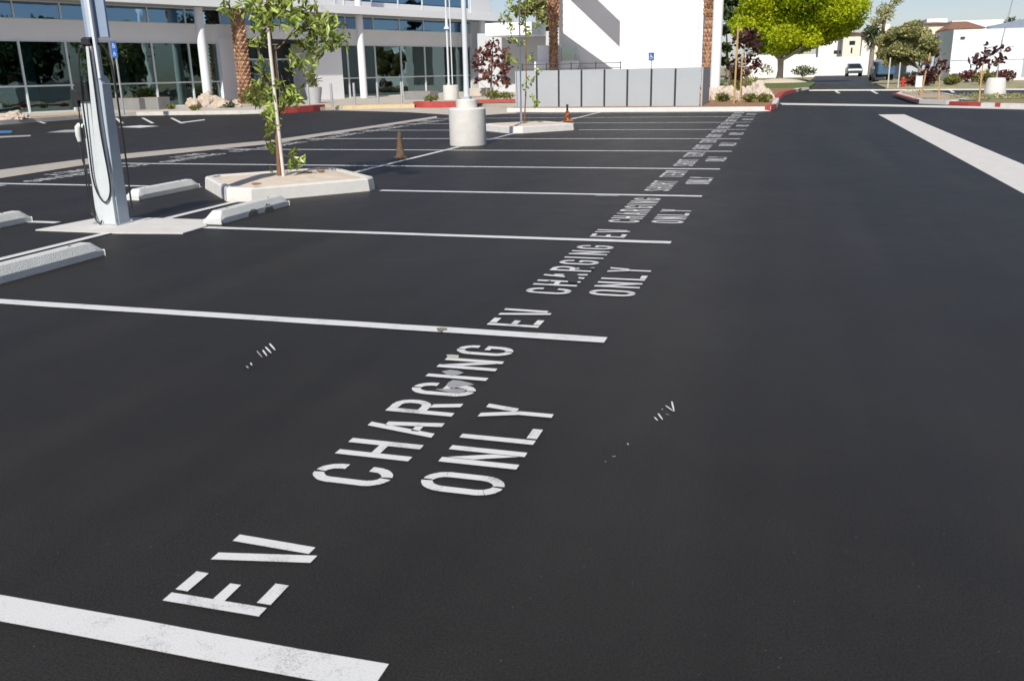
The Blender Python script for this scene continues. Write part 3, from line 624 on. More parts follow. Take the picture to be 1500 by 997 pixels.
# ================================================================== CONES
def cone(u, v, m, label, h, r0, r1, dark_top=False):
    x, y = G(u, v); t = thing('traffic_cone', (x, y, 0), label, 'cone')
    MB().box((x, y, .002), (r0*2.3, r0*2.3, .025), .5).build('foot', m, t, bevel=.006)
    MB().lathe((x, y, .027), [(r0*.95, 0), (r0*.75, .04), ((r0+r1)/2*.85, h*.45), (r1, h), (r1*.7, h+.01)], 20).build('body', m, t, smooth=True)
    if dark_top: MB().lathe((x, y, h+.03), [(r1*.6, 0), (r1*.6, .1), (r1*.8, .17), (r1*.5, .2)], 12).build('tip', black_pl, t, smooth=True)
cone(587, 231.5, conebr, 'weathered brown cone standing on the centre line before the light pole', .43, .1, .035)
cone(831, 178, coneor, 'small orange cone with dark tip beyond the second diamond island', .27, .125, .05, True)

# ================================================================== YOUNG TREES
def px_clusters(lst, Y, scale, dens, seed, depth=.8):
    g = random.Random(seed); out = []
    for (u, v, r) in lst:
        rr = r/scale; p = at(u, v, Y+g.uniform(-1, 1)*rr*depth*1.4)
        out.append(((p.x, p.y, p.z), (rr, rr*1.1, rr), dens*r*r/400))
    return out
TY = Y0+3*S-.05
t = thing('young_tree', (XC-.08, TY, .17), 'slender young tree with glossy green leaves tied to a white stake', 'tree')
b0 = Vector((XC-.09, TY, .17)); tp = at(392, 0, TY); mid_ = at(401, 110, TY)
trunk_pts = spline([b0, at(407, 200, TY), mid_+Vector((.03, 0, 0)), at(397, 60, TY), at(392, 10, TY+.05), at(388, -120, TY+.1)], 6)
n = len(trunk_pts); MB().tube(trunk_pts, [.036-.024*i/n for i in range(n)], 10).build('trunk', bark, t, smooth=True)
for a, b_, r in [((397, 120), (372, 100), .008), ((398, 80), (440, 40), .012), ((440, 40), (490, 40), .008), ((430, 60), (465, 80), .007), ((405, 175), (380, 140), .007), ((405, 170), (435, 135), .009), ((394, 40), (365, 8), .009), ((393, 20), (440, -10), .008), ((408, 225), (435, 236), .006), ((398, 90), (418, 130), .004), ((408, 240), (393, 215), .005)]:
    MB().tube([at(*a, TY), (at(*a, TY)+at(*b_, TY+.15))/2+Vector((0, .05, .03)), at(*b_, TY+rnd.uniform(-.2, .2))], [r, r*.8, r*.4], 6).build('branch', bark, t, smooth=True)
cl = [(337, 12, 14), (372, 12, 20), (400, 22, 22), (380, 42, 16), (412, 10, 18), (385, 30, 14), (430, 14, 20), (455, 28, 20), (478, 42, 22), (492, 58, 18), (468, 55, 22), (440, 42, 20), (452, 70, 14), (438, 84, 14), (455, 98, 12), (425, 92, 13),
      (384, 98, 12), (388, 118, 14), (380, 138, 15), (372, 148, 10), (400, 150, 18), (418, 128, 15), (430, 140, 17), (415, 150, 14), (396, 166, 11), (402, 178, 9), (398, 212, 11), (394, 190, 8), (434, 232, 14), (429, 238, 9), (398, 248, 5), (385, 60, 9), (374, 62, 9),
      (360, -30, 25), (400, -40, 30), (440, -30, 28), (400, -90, 30)]
leaves(px_clusters(cl, TY, 96, 56, 3), .125, .32, 5, droop=.25).build('crown', leaf_young, t)
tk = thing('tree_stake', (XC-.02, TY-.06, .17), 'white stake pole standing beside the young tree trunk', 'stake')
MB().tube([(XC+.01, TY-.07, .17), at(396, 75, TY-.07), at(393, 42, TY-.07)], .022, 10).build('pole', stakew, tk, smooth=True)
p_ = at(397, 66, TY-.05); MB().tube([p_+Vector((-.06, 0, 0)), p_+Vector((.09, .03, 0))], .012, 8).build('tie', black_rub, tk)
# second young tree
TY2 = Y0+7*S-.2; X2 = G(767, 181, .17)[0]
t = thing('young_tree', (X2, TY2, .17), 'thin sparse young tree with a straight pale pole on the second diamond island', 'tree')
MB().tube([(X2+.05, TY2+.05, .17), at(771, 120, TY2), at(770, 40, TY2), at(768, -60, TY2)], [.02, .016, .013, .01], 8).build('trunk', bark, t, smooth=True)
tk = thing('tree_stake', (X2, TY2-.06, .17), 'tall thin grey support pole on the second diamond island', 'stake')
MB().tube([(X2, TY2-.06, .17), (X2, TY2-.06, .75)], .028, 10).build('sleeve', signwhite, tk)
MB().tube([(X2, TY2-.06, .75), (X2, TY2-.06, 4.4)], .018, 8).build('pole', poleM, tk, smooth=True)
cl2 = [(742, 22, 12), (752, 8, 12), (765, 30, 9), (735, 32, 6), (748, 42, 7), (772, 45, 8), (788, 38, 8), (748, 58, 7), (762, 64, 8), (778, 84, 8), (745, 84, 8), (756, 92, 8), (790, 105, 7), (776, 118, 8), (768, 126, 7), (786, 150, 7), (778, 142, 5), (792, 16, 6), (772, 5, 10), (750, -20, 14), (775, -30, 14), (748, 88, 6), (784, 155, 5)]
leaves(px_clusters(cl2, TY2, 56, 90, 8), .12, .45, 6, droop=.3).build('crown', leaf_young, t)

# ================================================================== PALMS
def palm(x, y, r, h, label, z0=.14, crown=True, seed=1, boots=None, lean=0):
    t = thing('palm_tree', (x, y, z0), label, 'palm tree', None)
    g = random.Random(seed); mb = MB(); n = int(h/.16); K = 9
    ax = lambda z: (x+lean*z, y)
    # trunk of overlapping leaf scars
    core = [(ax(i*h/12)[0], y, z0+i*h/12) for i in range(13)]
    mb.tube(core, r*.86, 16)
    rings = int(h/.19)
    for i in range(rings):
        z = z0+i*h/rings+g.uniform(-.02, .02); off = (i % 2)*math.pi/K
        rr = r*(1+.28*max(0, 1-i*.19/.7)) 
        if boots and z > boots: rr = r*1.35
        for k in range(K):
            a = off+2*math.pi*k/K; ca, sa = math.cos(a), math.sin(a); wdt = math.pi/K*1.05
            zc = z+g.uniform(-.012, .012)
            cx, cy = ax(z-z0)
            p = lambda da, q, zz: (cx+math.cos(a+da)*q, cy+math.sin(a+da)*q, zz)
            mb.add([p(-wdt, rr*.86, zc), p(wdt, rr*.86, zc), p(wdt*.6, rr*1.1, zc+.12), p(0, rr*1.2, zc+.2), p(-wdt*.6, rr*1.1, zc+.12), p(0, rr*.85, zc+.25)], [(0, 1, 2, 3, 4), (4, 3, 5), (3, 2, 5), (5, 2, 1), (0, 4, 5)])
    mb.build('trunk', palmbark, t)
    if crown:
        lf = MB(); cx = ax(h)[0]
        for k in range(30):
            a = k*2.399; el = R(75-100*(k/30)); L = 3.2
            pts = []
            for s_ in range(9):
                q = s_/8*L; dr = .16*q*q
                pts.append(Vector((cx+math.cos(a)*math.cos(el)*q, y+math.sin(a)*math.cos(el)*q, z0+h+math.sin(el)*q-dr)))
            for s_ in range(1, 9):
                d = (pts[s_]-pts[s_-1]).normalized(); side = Vector((-math.sin(a), math.cos(a), 0))
                for sub in (0, .5):
                    o_ = pts[s_-1].lerp(pts[s_], sub)
                    for sg in (-1, 1):
                        q = o_+(side*sg*.5+d*.45+Vector((0, 0, -.12)))*(.75-.05*s_)
                        lf.add([o_, o_+d*.05, q], [(0, 1, 2)])
        lf.build('crown', leaf_palm, t)
        b = MB()
    return t
x, y = G(362, 152, .14); palm(x, y, .33, 12, 'stout red-brown palm trunk before the white entrance pier, behind the young tree', seed=2, lean=-.012)
y = 53; x = at(811, 105, 53).x; palm(x, y, .245, 13.5, 'orange-brown palm trunk rising behind the left end of the panel fence', seed=3, boots=4.2)
x = at(1034, 130, 46).x; palm(x, 46, .215, 13.5, 'red-brown palm trunk beside the round white column at the fence end', seed=4, boots=3.6, lean=.012)

# ================================================================== GLASS OFFICE BUILDING
PHI = R(20); A0 = Vector((-32.1, 31.7)); D = Vector((math.sin(PHI), math.cos(PHI))); NRM = Vector((math.cos(PHI), -math.sin(PHI)))
RZ = math.atan2(D.y, D.x)
def fp(t_, off=0): p = A0+D*t_+NRM*off; return p
bld = thing('office_building', (*fp(14), .14), 'white two-storey glass office building with long canopy and round columns', 'building')
def fbox(mb, t0, t1, off0, off1, z0, z1):
    a = fp((t0+t1)/2, (off0+off1)/2); mb.box((a.x, a.y, z0), (abs(t1-t0), abs(off1-off0), z1-z0), RZ); return mb
ZT, ZL, ZS, ZC, ZF, ZF2, ZU, ZR = 1.28, 3.18, 4.03, 4.92, 4.78, 5.22, 8.6, 9.4
# interior
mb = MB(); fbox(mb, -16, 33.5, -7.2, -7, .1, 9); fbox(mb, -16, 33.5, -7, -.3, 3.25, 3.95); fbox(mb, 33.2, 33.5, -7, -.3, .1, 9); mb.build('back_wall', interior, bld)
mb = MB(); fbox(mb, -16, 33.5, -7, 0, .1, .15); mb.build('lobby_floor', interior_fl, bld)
mb = MB(); fbox(mb, -16, 34.2, -11, 0, ZR-.02, ZR+.2); mb.build('roof', white2, bld)
mb = MB()
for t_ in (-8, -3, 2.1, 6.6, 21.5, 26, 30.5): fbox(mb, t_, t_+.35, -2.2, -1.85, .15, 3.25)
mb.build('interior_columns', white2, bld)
mb = MB()
for t_, wd in ((8.6, .5), (24.2, .9), (28.6, .5), (-5, .8)):
    n = 14
    vs = []; 
    for i in range(n+1):
        p = fp(t_+wd*i/n, -.5+.05*(i % 2)); vs += [(p.x, p.y, .15), (p.x, p.y, 3.2)]
    mb.add(vs, [(2*i, 2*i+2, 2*i+3, 2*i+1) for i in range(n)])
mb.build('curtains', curtain, bld)
# spandrel band, sill etc
mb = MB(); fbox(mb, -16, 11.0, -.3, .04, ZL, ZS); fbox(mb, 19.4, 33.4, -.3, .04, ZL, ZS); mb.build('spandrel', spandrel_m, bld)
mb = MB(); fbox(mb, 11.0, 19.4, -.3, .25, ZL+.25, ZS+.05); mb.build('entrance_fascia', white, bld)
mb = MB(); fbox(mb, -16, 33.4, -.25, .045, ZF+.02, ZU-2.95); mb.build('upper_spandrel', spandrel_m, bld)
mull = [-15.4, -13.35, -11.3, -9.25, -7.2, -5.15, -3.1, -1.05, 1.0, 3.05, 5.15, 7.3, 9.35]
mull2 = [20.1, 22.4, 24.7, 26.95, 29.3, 31.7]
def frame(t0, t1, ms, top):
    f = MB()
    for m_ in ms: fbox(f, m_-.035, m_+.035, -.02, .09, .14, top)
    fbox(f, t0, t1, -.015, .075, ZT-.035, ZT+.035); fbox(f, t0, t1, -.015, .08, .14, .2); fbox(f, t0, t1, -.015, .075, ZL-.05, ZL)
    return f
def upper(t0, t1, ms):
    f = MB()
    for m_ in ms: fbox(f, m_-.03, m_+.03, -.02, .07, ZS, ZF+.02)
    for m_ in ms: fbox(f, m_-.03, m_+.03, -.02, .07, ZF2+.02, ZU)
    fbox(f, t0, t1, -.015, .06, ZS, ZS+.05); fbox(f, t0, t1, -.015, .06, ZC-.16, ZC-.12)
    return f
f1 = frame(-16, 11, mull, ZL); o = f1.build('window_frame', alu_w := mat('white_alu', (.7, .73, .72), .4, .03, 4), bld)
f2 = frame(19.4, 31.8, mull2, ZL); f2.build('window_frame', alu_w, bld)
upper(-16, 33.4, mull+[11.4, 13.4, 15.4, 17.4, 19.4]+mull2).build('upper_window_frame', alu_w, bld)
def panes(name, ms, z0, z1, m, off=.02):
    for a, b in zip(ms[:-1], ms[1:]):
        q = MB(); fbox(q, a+.036, b-.036, off-.008, off, z0, z1); q.build(name, m, bld)
panes('window_pane', mull[6:]+[11.0], .2, ZT-.036, glass); panes('window_pane', mull[6:]+[11.0], ZT+.036, ZL-.05, glass)
panes('window_pane', [19.4]+mull2, .2, ZT-.036, glass); panes('window_pane', [19.4]+mull2, ZT+.036, ZL-.05, glass)
allm = mull[6:]+[11.4, 13.4, 15.4, 17.4, 19.4]+mull2+[33.4]
panes('clerestory_pane', allm, ZS+.05, ZF+.0, glass_up)
panes('upper_pane', allm, ZU-2.9, ZU, glass_up)
# piers and entrance recess
mb = MB(); fbox(mb, 11.0, 12.4, -1.6, .3, .14, ZL+.27); fbox(mb, 17.3, 19.4, -1.6, .3, .14, ZL+.27); fbox(mb, 31.8, 34.2, -11, .1, .14, ZR); fbox(mb, -16, 34.2, -11, -10.7, .14, ZR)
fbox(mb, -16, 34.2, -.3, .06, ZU, ZR)
mb.build('pier', white, bld)
mb = MB(); fbox(mb, 12.4, 17.3, -1.6, -1.5, .14, ZL+.3); mb.build('entrance_screen', interior, bld)
mb = MB()
for t_ in (12.45, 13.6, 14.8, 16.0, 17.2): fbox(mb, t_-.04, t_+.04, -1.5, -1.4, .14, ZL+.2)
fbox(mb, 12.4, 17.3, -1.49, -1.41, 2.35, 2.45)
mb.build('door_frame', alu_w, bld)
for k_, a in enumerate((13.64, 14.84)):
    q = MB(); fbox(q, a, a+1.12, -1.46, -1.44, .16, 2.34); d_ = q.build('door', glass, bld)
    h_ = MB(); fbox(h_, a+(.95 if k_ == 0 else .1), a+(.98 if k_ == 0 else .13), -1.42, -1.38, .9, 1.5); h_.build('door_handle', steel, d_)
# canopy with fascia, soffit
mb = MB(); fbox(mb, -16, 34.3, .05, 1.6, ZF+.02, ZF2-.02); mb.build('canopy_soffit', soffit, bld)
mb = MB(); fbox(mb, -16, 34.5, 1.6, 1.75, ZF, ZF2); mb.build('canopy_fascia', white, bld, bevel=.01)
# columns (u of their middle at transom height)
def t_at(u, z, off):
    lo, hi = -20, 90
    for _ in range(50):
        m_ = (lo+hi)/2; p = fp(m_, off)
        v_ = Vector((p.x, p.y, z-CAMH)); dd = v_.dot(fwd); uu = 750+F*v_.dot(rt)/dd
        if uu < u: lo = m_
        else: hi = m_
    return m_
for u in (302, 531.5, 708):
    tt = t_at(u, ZT, 1.1); p = fp(tt, 1.1)
    MB().lathe((p.x, p.y, .14), [(.215, 0), (.215, ZF-.14)], 28).build('column', white2, bld, smooth=True)
    if u != 708: MB().lathe((p.x, p.y, ZF2), [(.2, 0), (.2, ZU-ZF2)], 24).build('column', white2, bld, smooth=True)

# ------------------------------------------------------------------ white stair block at the right of it
blk = thing('white_block', (-6.4, 50, .14), 'tall blank white building block behind the grey panel fence', 'building')
mb = MB()
xr0 = at(1027, 110, 48).x; xl0 = at(908, 60, 48).x
mb.box(((xl0+xr0)/2, 53, .14), (xr0-xl0, 10, 14)); mb.build('front_wall', white, blk)
xa = at(819, 60, 54).x
mb = MB(); mb.box(((xa+xl0)/2-.0, 56.01, .14), (xl0-xa-.004, 4, 14)); mb.build('recessed_wall', white, blk)
mb = MB(); mb.box((xr0+.12, 51, .14), (.23, 4, 14)); mb.build('corner_strip', mat('blue_grey_panel', (.5, .57, .66), .4, .03, 2), blk)
jm = mat('wall_joint', (.6, .61, .62), .8, .03, 2)
for zz in (2.2, 3.5, 4.8): MB().box(((xl0+xr0)/2, 47.998, zz), (xr0-xl0-.01, .01, .012)).build('wall_joint', jm, blk)
for kx in (.36, .7): MB().box((xl0+(xr0-xl0)*kx, 47.9975, .2), (.012, .01, 13)).build('wall_joint', jm, blk)
mb = MB(); mb.tube([(xr0-.25, 47.94, .2), (xr0-.25, 47.94, 12)], .05, 8); mb.build('downpipe', white2, blk)
# unseen beam and slab added high up to throw slanting shadows on the recess
mb = MB()
dx = Vector((1.2, -1.3, 0)).normalized(); c = Vector((-11.6, 50.6, 8.6)); ang = math.atan2(dx.y, dx.x)
mb.box((-11.5, 50.5, 7.75), (7.3, .3, 1.05), math.atan2(-5.4, 5.1)); mb.build('shadow_beam', white2, blk)
mb = MB(); mb.prism([(-14.2, 51.9), (-13, 50.9), (-9.8, 48.3), (-9.3, 47.9), (-9.3, 44), (-14.2, 44)], 6.05, 6.35); mb.build('shadow_slab', white2, blk)
pcol = at(1048, 110, 44)
MB().lathe((pcol.x, 44, .14), [(.23, 0), (.23, 13)], 28).build('column', white, blk, smooth=True)

low = thing('entrance_annex', (-16, 60, .14), 'low white annex with flat canopy between glass building and white block', 'building')
xA = at(700, 80, 60).x; xB = at(822, 80, 60).x
mb = MB(); mb.box(((xA+xB)/2, 61, .1), (xB-xA, 2, 3.85)); mb.build('wall', greywall, low)
xA = at(711, 40, 56.5).x; xB = at(779, 40, 56.5).x
zz0 = at(745, 52, 56.5).z; zz1 = at(745, 33.5, 56.5).z
mb = MB(); mb.box(((xA+xB)/2, 58.2, zz0), (xB-xA, 3.5, zz1-zz0)); mb.build('flat_canopy', white, low)
st = thing('outdoor_stair', (at(815, 90, 50).x, 50, .14), 'white stepped stair walls with glass rail behind the panel fence', 'stair')
def pbox(u0, u1, v0, v1, Y, dep, z0=None):
    a = at(u0, v1, Y); b = at(u1, v0, Y); zb_ = a.z if z0 is None else z0
    return MB().box(((a.x+b.x)/2, Y+dep/2, zb_), (b.x-a.x, dep, b.z-zb_))
pbox(783, 846, 89, 110, 53.3, .3, .14).build('lower_wall', white, st)
pbox(788, 821, 66, 110, 53.65, .3, .14).build('upper_wall', white, st)
pbox(822, 842, 69, 92, 53.45, .04).build('glass_rail', glass_cl, st)
mb = MB()
for i in range(6): mb.box((at(850, 90, 53).x+i*.28, 53.4, .14), (.28, .9, 1.5-.24*i))
mb.build('steps', conc, st)

# ================================================================== PANEL FENCE
fe = thing('panel_fence', (-6.5, 34.3, .14), 'pale grey panel fence with dark vertical joints in front of the white block', 'fence')
fa = Vector(G(757, 157, .14)); fb = Vector(G(1026, 155.5, .14)); fd = (fb-fa).normalized(); fz = math.atan2(fd.y, fd.x); Lf = (fb-fa).length
joints = []
for u in (786.7, 818.8, 852, 885.5, 919, 954, 989):
    lo, hi = 0, Lf
    for _ in range(40):
        m_ = (lo+hi)/2; p = fa+fd*m_; v_ = Vector((p.x, p.y, .7-CAMH)); uu = 750+F*v_.dot(rt)/v_.dot(fwd)
        if uu < u: lo = m_
        else: hi = m_
    joints.append(m_)
ed = [0]+joints+[Lf]; panelm = mat('fence_panel', (.37, .395, .415), .6, .03, 1.5)
for i, (a, b) in enumerate(zip(ed[:-1], ed[1:])):
    p = fa+fd*((a+b)/2); MB().box((p.x, p.y, .142), (b-a-.07, .05, 1.33), fz).build('panel', panelm, fe, bevel=.004)
for a in joints:
    p = fa+fd*a; MB().box((p.x, p.y, .142), (.066, .065, 1.31), fz).build('post', dark, fe)
p = fb+Vector((.06, .6)); MB().box((fb.x+.03, fb.y+1.5, .142), (.05, 3, 1.33)).build('return_panel', panelm, fe)
MB().box((fa.x-.02, fa.y+1.5, .142), (.05, 3, 1.33)).build('return_panel', panelm, fe)
# black railing behind
rl = thing('railing', (-12, 46, .14), 'thin black metal railing showing above the panel fence', 'railing')
a = at(765, 100, 45.5); b = at(909, 97, 46.5); mb = MB()
rd = (Vector((b.x, b.y))-Vector((a.x, a.y)))
for z in (1.55, 1.78): mb.tube([(a.x, a.y, z), (b.x, b.y, z)], .02, 6)
mb.build('rail', dark, rl)
for i in range(5):
    p = Vector((a.x, a.y))+rd*i/4; MB().tube([(p.x, p.y, .14), (p.x, p.y, 1.85)], .025, 6).build('post', dark, rl)

# ================================================================== BOLLARDS, SIGNS, PLANTERS, ROCKS
for i, (u, v) in enumerate([(453, 157.5), (487, 157), (520, 155), (554, 153), (589, 152)]):
    x, y = G(u, v, .14)
    o = MB().lathe((x, y, .14), [(.055, 0), (.055, .92), (.05, .97), (.02, .99)], 14).build('bollard', steel, smooth=True)
    tag(o, f'{["leftmost", "second", "middle", "fourth", "rightmost"][i]} steel bollard in the row before the building entrance', 'bollard', 'steel bollards at the entrance')
def person_symbol(mb, x, y, z, s):
    """wheelchair symbol made of bars, facing -Y"""
    def bar(a, b, w_):
        a = Vector(a); b = Vector(b); d = (b-a).normalized(); q = Vector((-d.y, d.x))*w_/2
        mb.add([(x+p.x*s, y, z+p.y*s) for p in (a-q, b-q, b+q, a+q)], [(0, 1, 2, 3)])
    bar((-.1, .38), (-.1, .28), .1); bar((-.1, .25), (-.08, -.02), .07); bar((-.08, .1), (.12, .1), .05); bar((-.08, -.02), (.14, -.02), .07); bar((.14, -.02), (.22, -.26), .06)
    pts = [(-.06+.22*math.cos(R(a)), -.14+.2*math.sin(R(a))) for a in range(120, 361, 24)]
    for a, b in zip(pts[:-1], pts[1:]): bar(a, b, .045)
def sign(x, y, z0, hp, ws, hs, label, tow=False, rz=0):
    t = thing('parking_sign', (x, y, z0), label, 'sign')
    MB().box((x, y, z0), (.05, .05, hp)).build('post', steel, t)
    MB().box((x, y-.045, z0+hp-hs), (ws, .012, hs)).build('sign_panel', signblue, t)
    mb = MB(); person_symbol(mb, x, y-.053, z0+hp-(hs*.5 if not tow else hs*.27), ws*1.15 if not tow else ws*.95)
    if tow:
        person_symbol(mb, x, y-.053, z0+hp-hs*.74, ws*.95)
    mb.build('symbol', signwhite, t)
x, y = G(182, 168.5, .14); sign(x, y, .14, 2.75, .25, .62, 'blue accessible parking sign with two panels behind the charging post', True)
x, y = at(954, 100, 37.5).x, 37.5; sign(x, y, .14, 1.93, .22, .3, 'small blue accessible parking sign rising behind the panel fence')
def trough(u0, u1, v, hgt, label, z0=.14):
    a = Vector(G(u0, v, z0)); b = Vector(G(u1, v, z0)); d = b-a; L = d.length; c = (a+b)/2; rz = math.atan2(d.y, d.x)
    t = thing('concrete_planter', (c.x, c.y, z0), label, 'planter', 'low grey concrete planters')
    mb = MB(); n = Vector((-d.y, d.x)).normalized()
    c2 = c+n*.35
    mb.box((c2.x, c2.y, z0), (L, .7, hgt), rz); mb.build('trough', conc_grey, t, bevel=.015)
    mb = MB(); mb.box((c2.x, c2.y, z0+hgt), (L*.94, .58, .012), rz); mb.build('soil', mulch, t)
    return c2
trough(68, 128, 163, .5, 'long low grey concrete planter left of the charging post')
trough(160, 205, 161, .5, 'low grey concrete planter right of the charging post')
trough(206, 233, 160.5, .52, 'short grey concrete planter block near the rocks')
trough(592, 630, 146, .42, 'low grey planter between bollards and distant light pole')
x, y = G(707, 141, .14)
t = thing('concrete_planter', (x, y, .14), 'pale square planter at the foot of the purple tree', 'planter', 'low grey concrete planters')
MB().box((x-.25, y+.5, .14), (1.25, .9, .45)).build('trough', conc_walk, t, bevel=.02)
x, y = G(461, 151.5, .14); t = thing('plant_pot', (x, y, .14), 'tapered grey pot with a spiky plant by the entrance', 'plant pot')
MB().lathe((x, y, .14), [(.3, 0), (.4, .6), (.42, .78), (.36, .78), (.34, .7)], 24).build('pot', mat('pot_grey', (.42, .42, .42), .7, .05, 3), t, smooth=True)
leaves([((x, y, 1.2), (.35, .35, .35), 90)], .35, .15, 9).build('foliage', leaf_grass, t)

def rock(u, v, s_, label, seed, z0=.14, m=rockm, group=None):
    x, y = G(u, v, z0); bm = bmesh.new(); bmesh.ops.create_icosphere(bm, subdivisions=5, radius=1)
    from mathutils import noise
    for p in bm.verts:
        q = p.co*1.2+Vector((seed*3.1, seed, 0)); k = 1+.4*noise.noise(q)+.2*noise.noise(q*2.7)+.1*abs(noise.noise(q*6))+.04*noise.noise(q*14)
        p.co = Vector((p.co.x*s_[0]*k, p.co.y*s_[1]*k, max(p.co.z*k, -.3)*s_[2]))
    me = bpy.data.meshes.new('rock'); bm.to_mesh(me); bm.free(); me.materials.append(m)
    o = bpy.data.objects.new('boulder', me); COL.objects.link(o); o.location = (x, y, z0+.05); tag(o, label, 'boulder', group)
rock(20, 175, (.55, .35, .22), 'flat broken pale boulder on the pavement at the left edge', 1)
rock(304, 157, (.62, .42, .62), 'tallest sandy boulder before the first white column', 2)
rock(283, 158, (.36, .3, .38), 'sandy boulder on the left of the rock group before the column', 3)
rock(325, 158, (.46, .32, .38), 'sandy boulder on the right of the rock group, near the palm', 4)
rock(345, 157, (.3, .24, .22), 'low sandy boulder at the foot of the stout palm', 5)
palerock = mat('rock_pale', (.6, .54, .46), .9, .2, 5, .9, 12, col2=(.4, .31, .24))
rock(1048, 146, (.42, .4, .5), 'round pale boulder at the foot of the round white column', 6, m=palerock)
rock(1068, 146, (.36, .35, .46), 'pinkish boulder between the palm trunk and the wooden stake', 7, m=palerock)
rock(1088, 147, (.3, .3, .4), 'small pale boulder just right of the wooden stake', 8, m=palerock)
rock(1108, 146, (.4, .4, .62), 'largest pale boulder under the purple tree at the kerb corner', 9, m=palerock)
rock(1122, 147, (.3, .3, .4), 'low pale boulder nearest the red kerb corner', 10, m=palerock)

# ================================================================== SHRUBS
def shrub(x, y, z0, r, h, m, label, n=260, size=.16, seed=1, asp=.35, name='shrub', group=None):
    t = thing(name, (x, y, z0), label, 'shrub', group)
    mb = MB(); g = random.Random(seed)
    for k in range(6):
        a = g.uniform(0, 6.28); mb.tube([(x, y, z0), (x+math.cos(a)*r*.5, y+math.sin(a)*r*.5, z0+h*.6)], [.015, .006], 5)
    mb.build('stems', bark, t)
    leaves([((x, y, z0+h*.55), (r, r, h*.5), n)], size, asp, seed, droop=-.3).build('foliage', m, t)
def gs(u, v, r, h, m, label, z=.14, **k): x, y = G(u, v, z); shrub(x, y, z, r, h, m, label, **k)
gs(28, 163, .7, .6, leaf_grass, 'low green shrub at the left edge before the glazing', seed=1)
gs(45, 163, .45, .4, leaf_dark, 'small dark shrub beside the long concrete planter', seed=2)
gs(285, 162, .25, .22, leaf_grass, 'tiny yellow-green tuft before the sandy boulders', n=90, seed=3)
gs(251, 160, .2, .2, leaf_grass, 'tiny tuft left of the sandy boulders', n=80, seed=4)
gs(336, 158, .3, .25, leaf_dark, 'small tuft right of the sandy boulders', n=90, seed=5)
gs(372, 155, .65, .9, leaf_grass, 'spiky green plant at the foot of the stout palm', seed=6, size=.4, asp=.12, n=180)
gs(632, 149, .4, .3, leaf_grass, 'low tuft left of the distant light pole base', seed=7, n=120)
gs(724, 146, .5, .4, leaf_grass, 'green tufts at the right of the purple tree', seed=8)
gs(742, 146, .4, .35, leaf_grass, 'green tuft against the left end of the panel fence', seed=9, n=160)
for i, (u, v, lb) in enumerate([(1058, 149, 'grass tuft in front of the round pale boulder'), (1098, 150, 'grass tuft in front of the largest pale boulder'), (1120, 150, 'small grass tuft nearest the red kerb corner')]):
    gs(u, v, .3, .3, leaf_grass, lb, seed=130+i, n=200)
for i, (u, v, r, h) in enumerate([(1086, 142, .5, .55), (1098, 138, .5, .9), (1078, 132, .7, 1.), (1060, 138, .4, .5), (1112, 141, .35, .5)]):
    gs(u, v, r, h, leaf_grass if i % 2 == 0 else leaf_olive, ['yellow-green shrub just behind the wooden stake', 'tall yellow-green shrub behind the largest pale boulder', 'broad green shrub below the purple tree by the road corner', 'low shrub behind the round pale boulder', 'small olive shrub above the red kerb corner'][i], seed=20+i)

# purple-leaved tree by the entrance
def px_tree(name, base, z0, Y, trunk_px, clusters, scale, dens, m, label, size, asp=.5, seed=1, rt_=.05, bk=barkg, cat='tree', group=None, depth=.9, droop=0., limbs=True):
    t = thing(name, (base[0], base[1], z0), label, cat, group)
    pts = [Vector((base[0], base[1], z0))]+[at(u, v, Y) for u, v in trunk_px]
    sp = spline(pts, 5); n = len(sp)
    mb = MB().tube(sp, [rt_*(1.25-.85*i/n) for i in range(n)], 10)
    if limbs:
        g = random.Random(seed)
        for (u, v, r) in clusters:
            c = at(u, v, Y+g.uniform(-.5, .5)*r/scale); k = min(range(n), key=lambda i: (sp[i]-c).length+max(0, (sp[i].z-c.z))*3)
            k = max(0, k-2); mb.tube([sp[k], sp[k].lerp(c, .55)+Vector((0, 0, .04*(c-sp[k]).length)), c], [rt_*.35, rt_*.22, rt_*.1], 5)
    mb.build('trunk', bk, t, smooth=True)
    leaves(px_clusters(clusters, Y, scale, dens, seed, depth), size, asp, seed, droop=droop).build('crown', m, t)
    return t
bx, by = G(719, 142, .14)
px_tree('ornamental_tree', (bx, by), .14, by, [(720, 110), (722, 75)], [(705, 78, 12), (722, 68, 12), (738, 78, 12), (700, 95, 12), (728, 92, 13), (742, 100, 10), (712, 110, 12), (733, 115, 12), (700, 118, 7), (745, 122, 7), (715, 82, 10)], 27, 130, leaf_redbrown, 'bushy red-purple tree beside the third white column', .26, .6, 31, .06)
bx, by = G(1093, 134, .14)
px_tree('ornamental_tree', (bx, by), .14, by, [(1094, 110), (1090, 80)], [(1088, 60, 14), (1100, 52, 12), (1078, 90, 12), (1096, 92, 14), (1085, 105, 12), (1108, 98, 9), (1070, 100, 8), (1105, 70, 12), (1112, 92, 6), (1078, 112, 8)], 24, 110, leaf_purple, 'dark purple tree left of the bright green tree, behind the boulders', .28, .6, 32, .06)
tk = thing('tree_stake', (*G(1075, 152, .14), .14), 'tall bare wooden stake before the pale boulders', 'stake')
p = Vector((*G(1075, 152, .14), .14)); MB().tube([p, p+Vector((.02, 0, 2.75))], .035, 8).build('pole', stakem, tk)
p2 = Vector((*G(1084, 149, .14), .14)); MB().tube([p2, p2+Vector((.0, 0, 1.7))], .03, 8).build('brace_pole', stakem, tk)

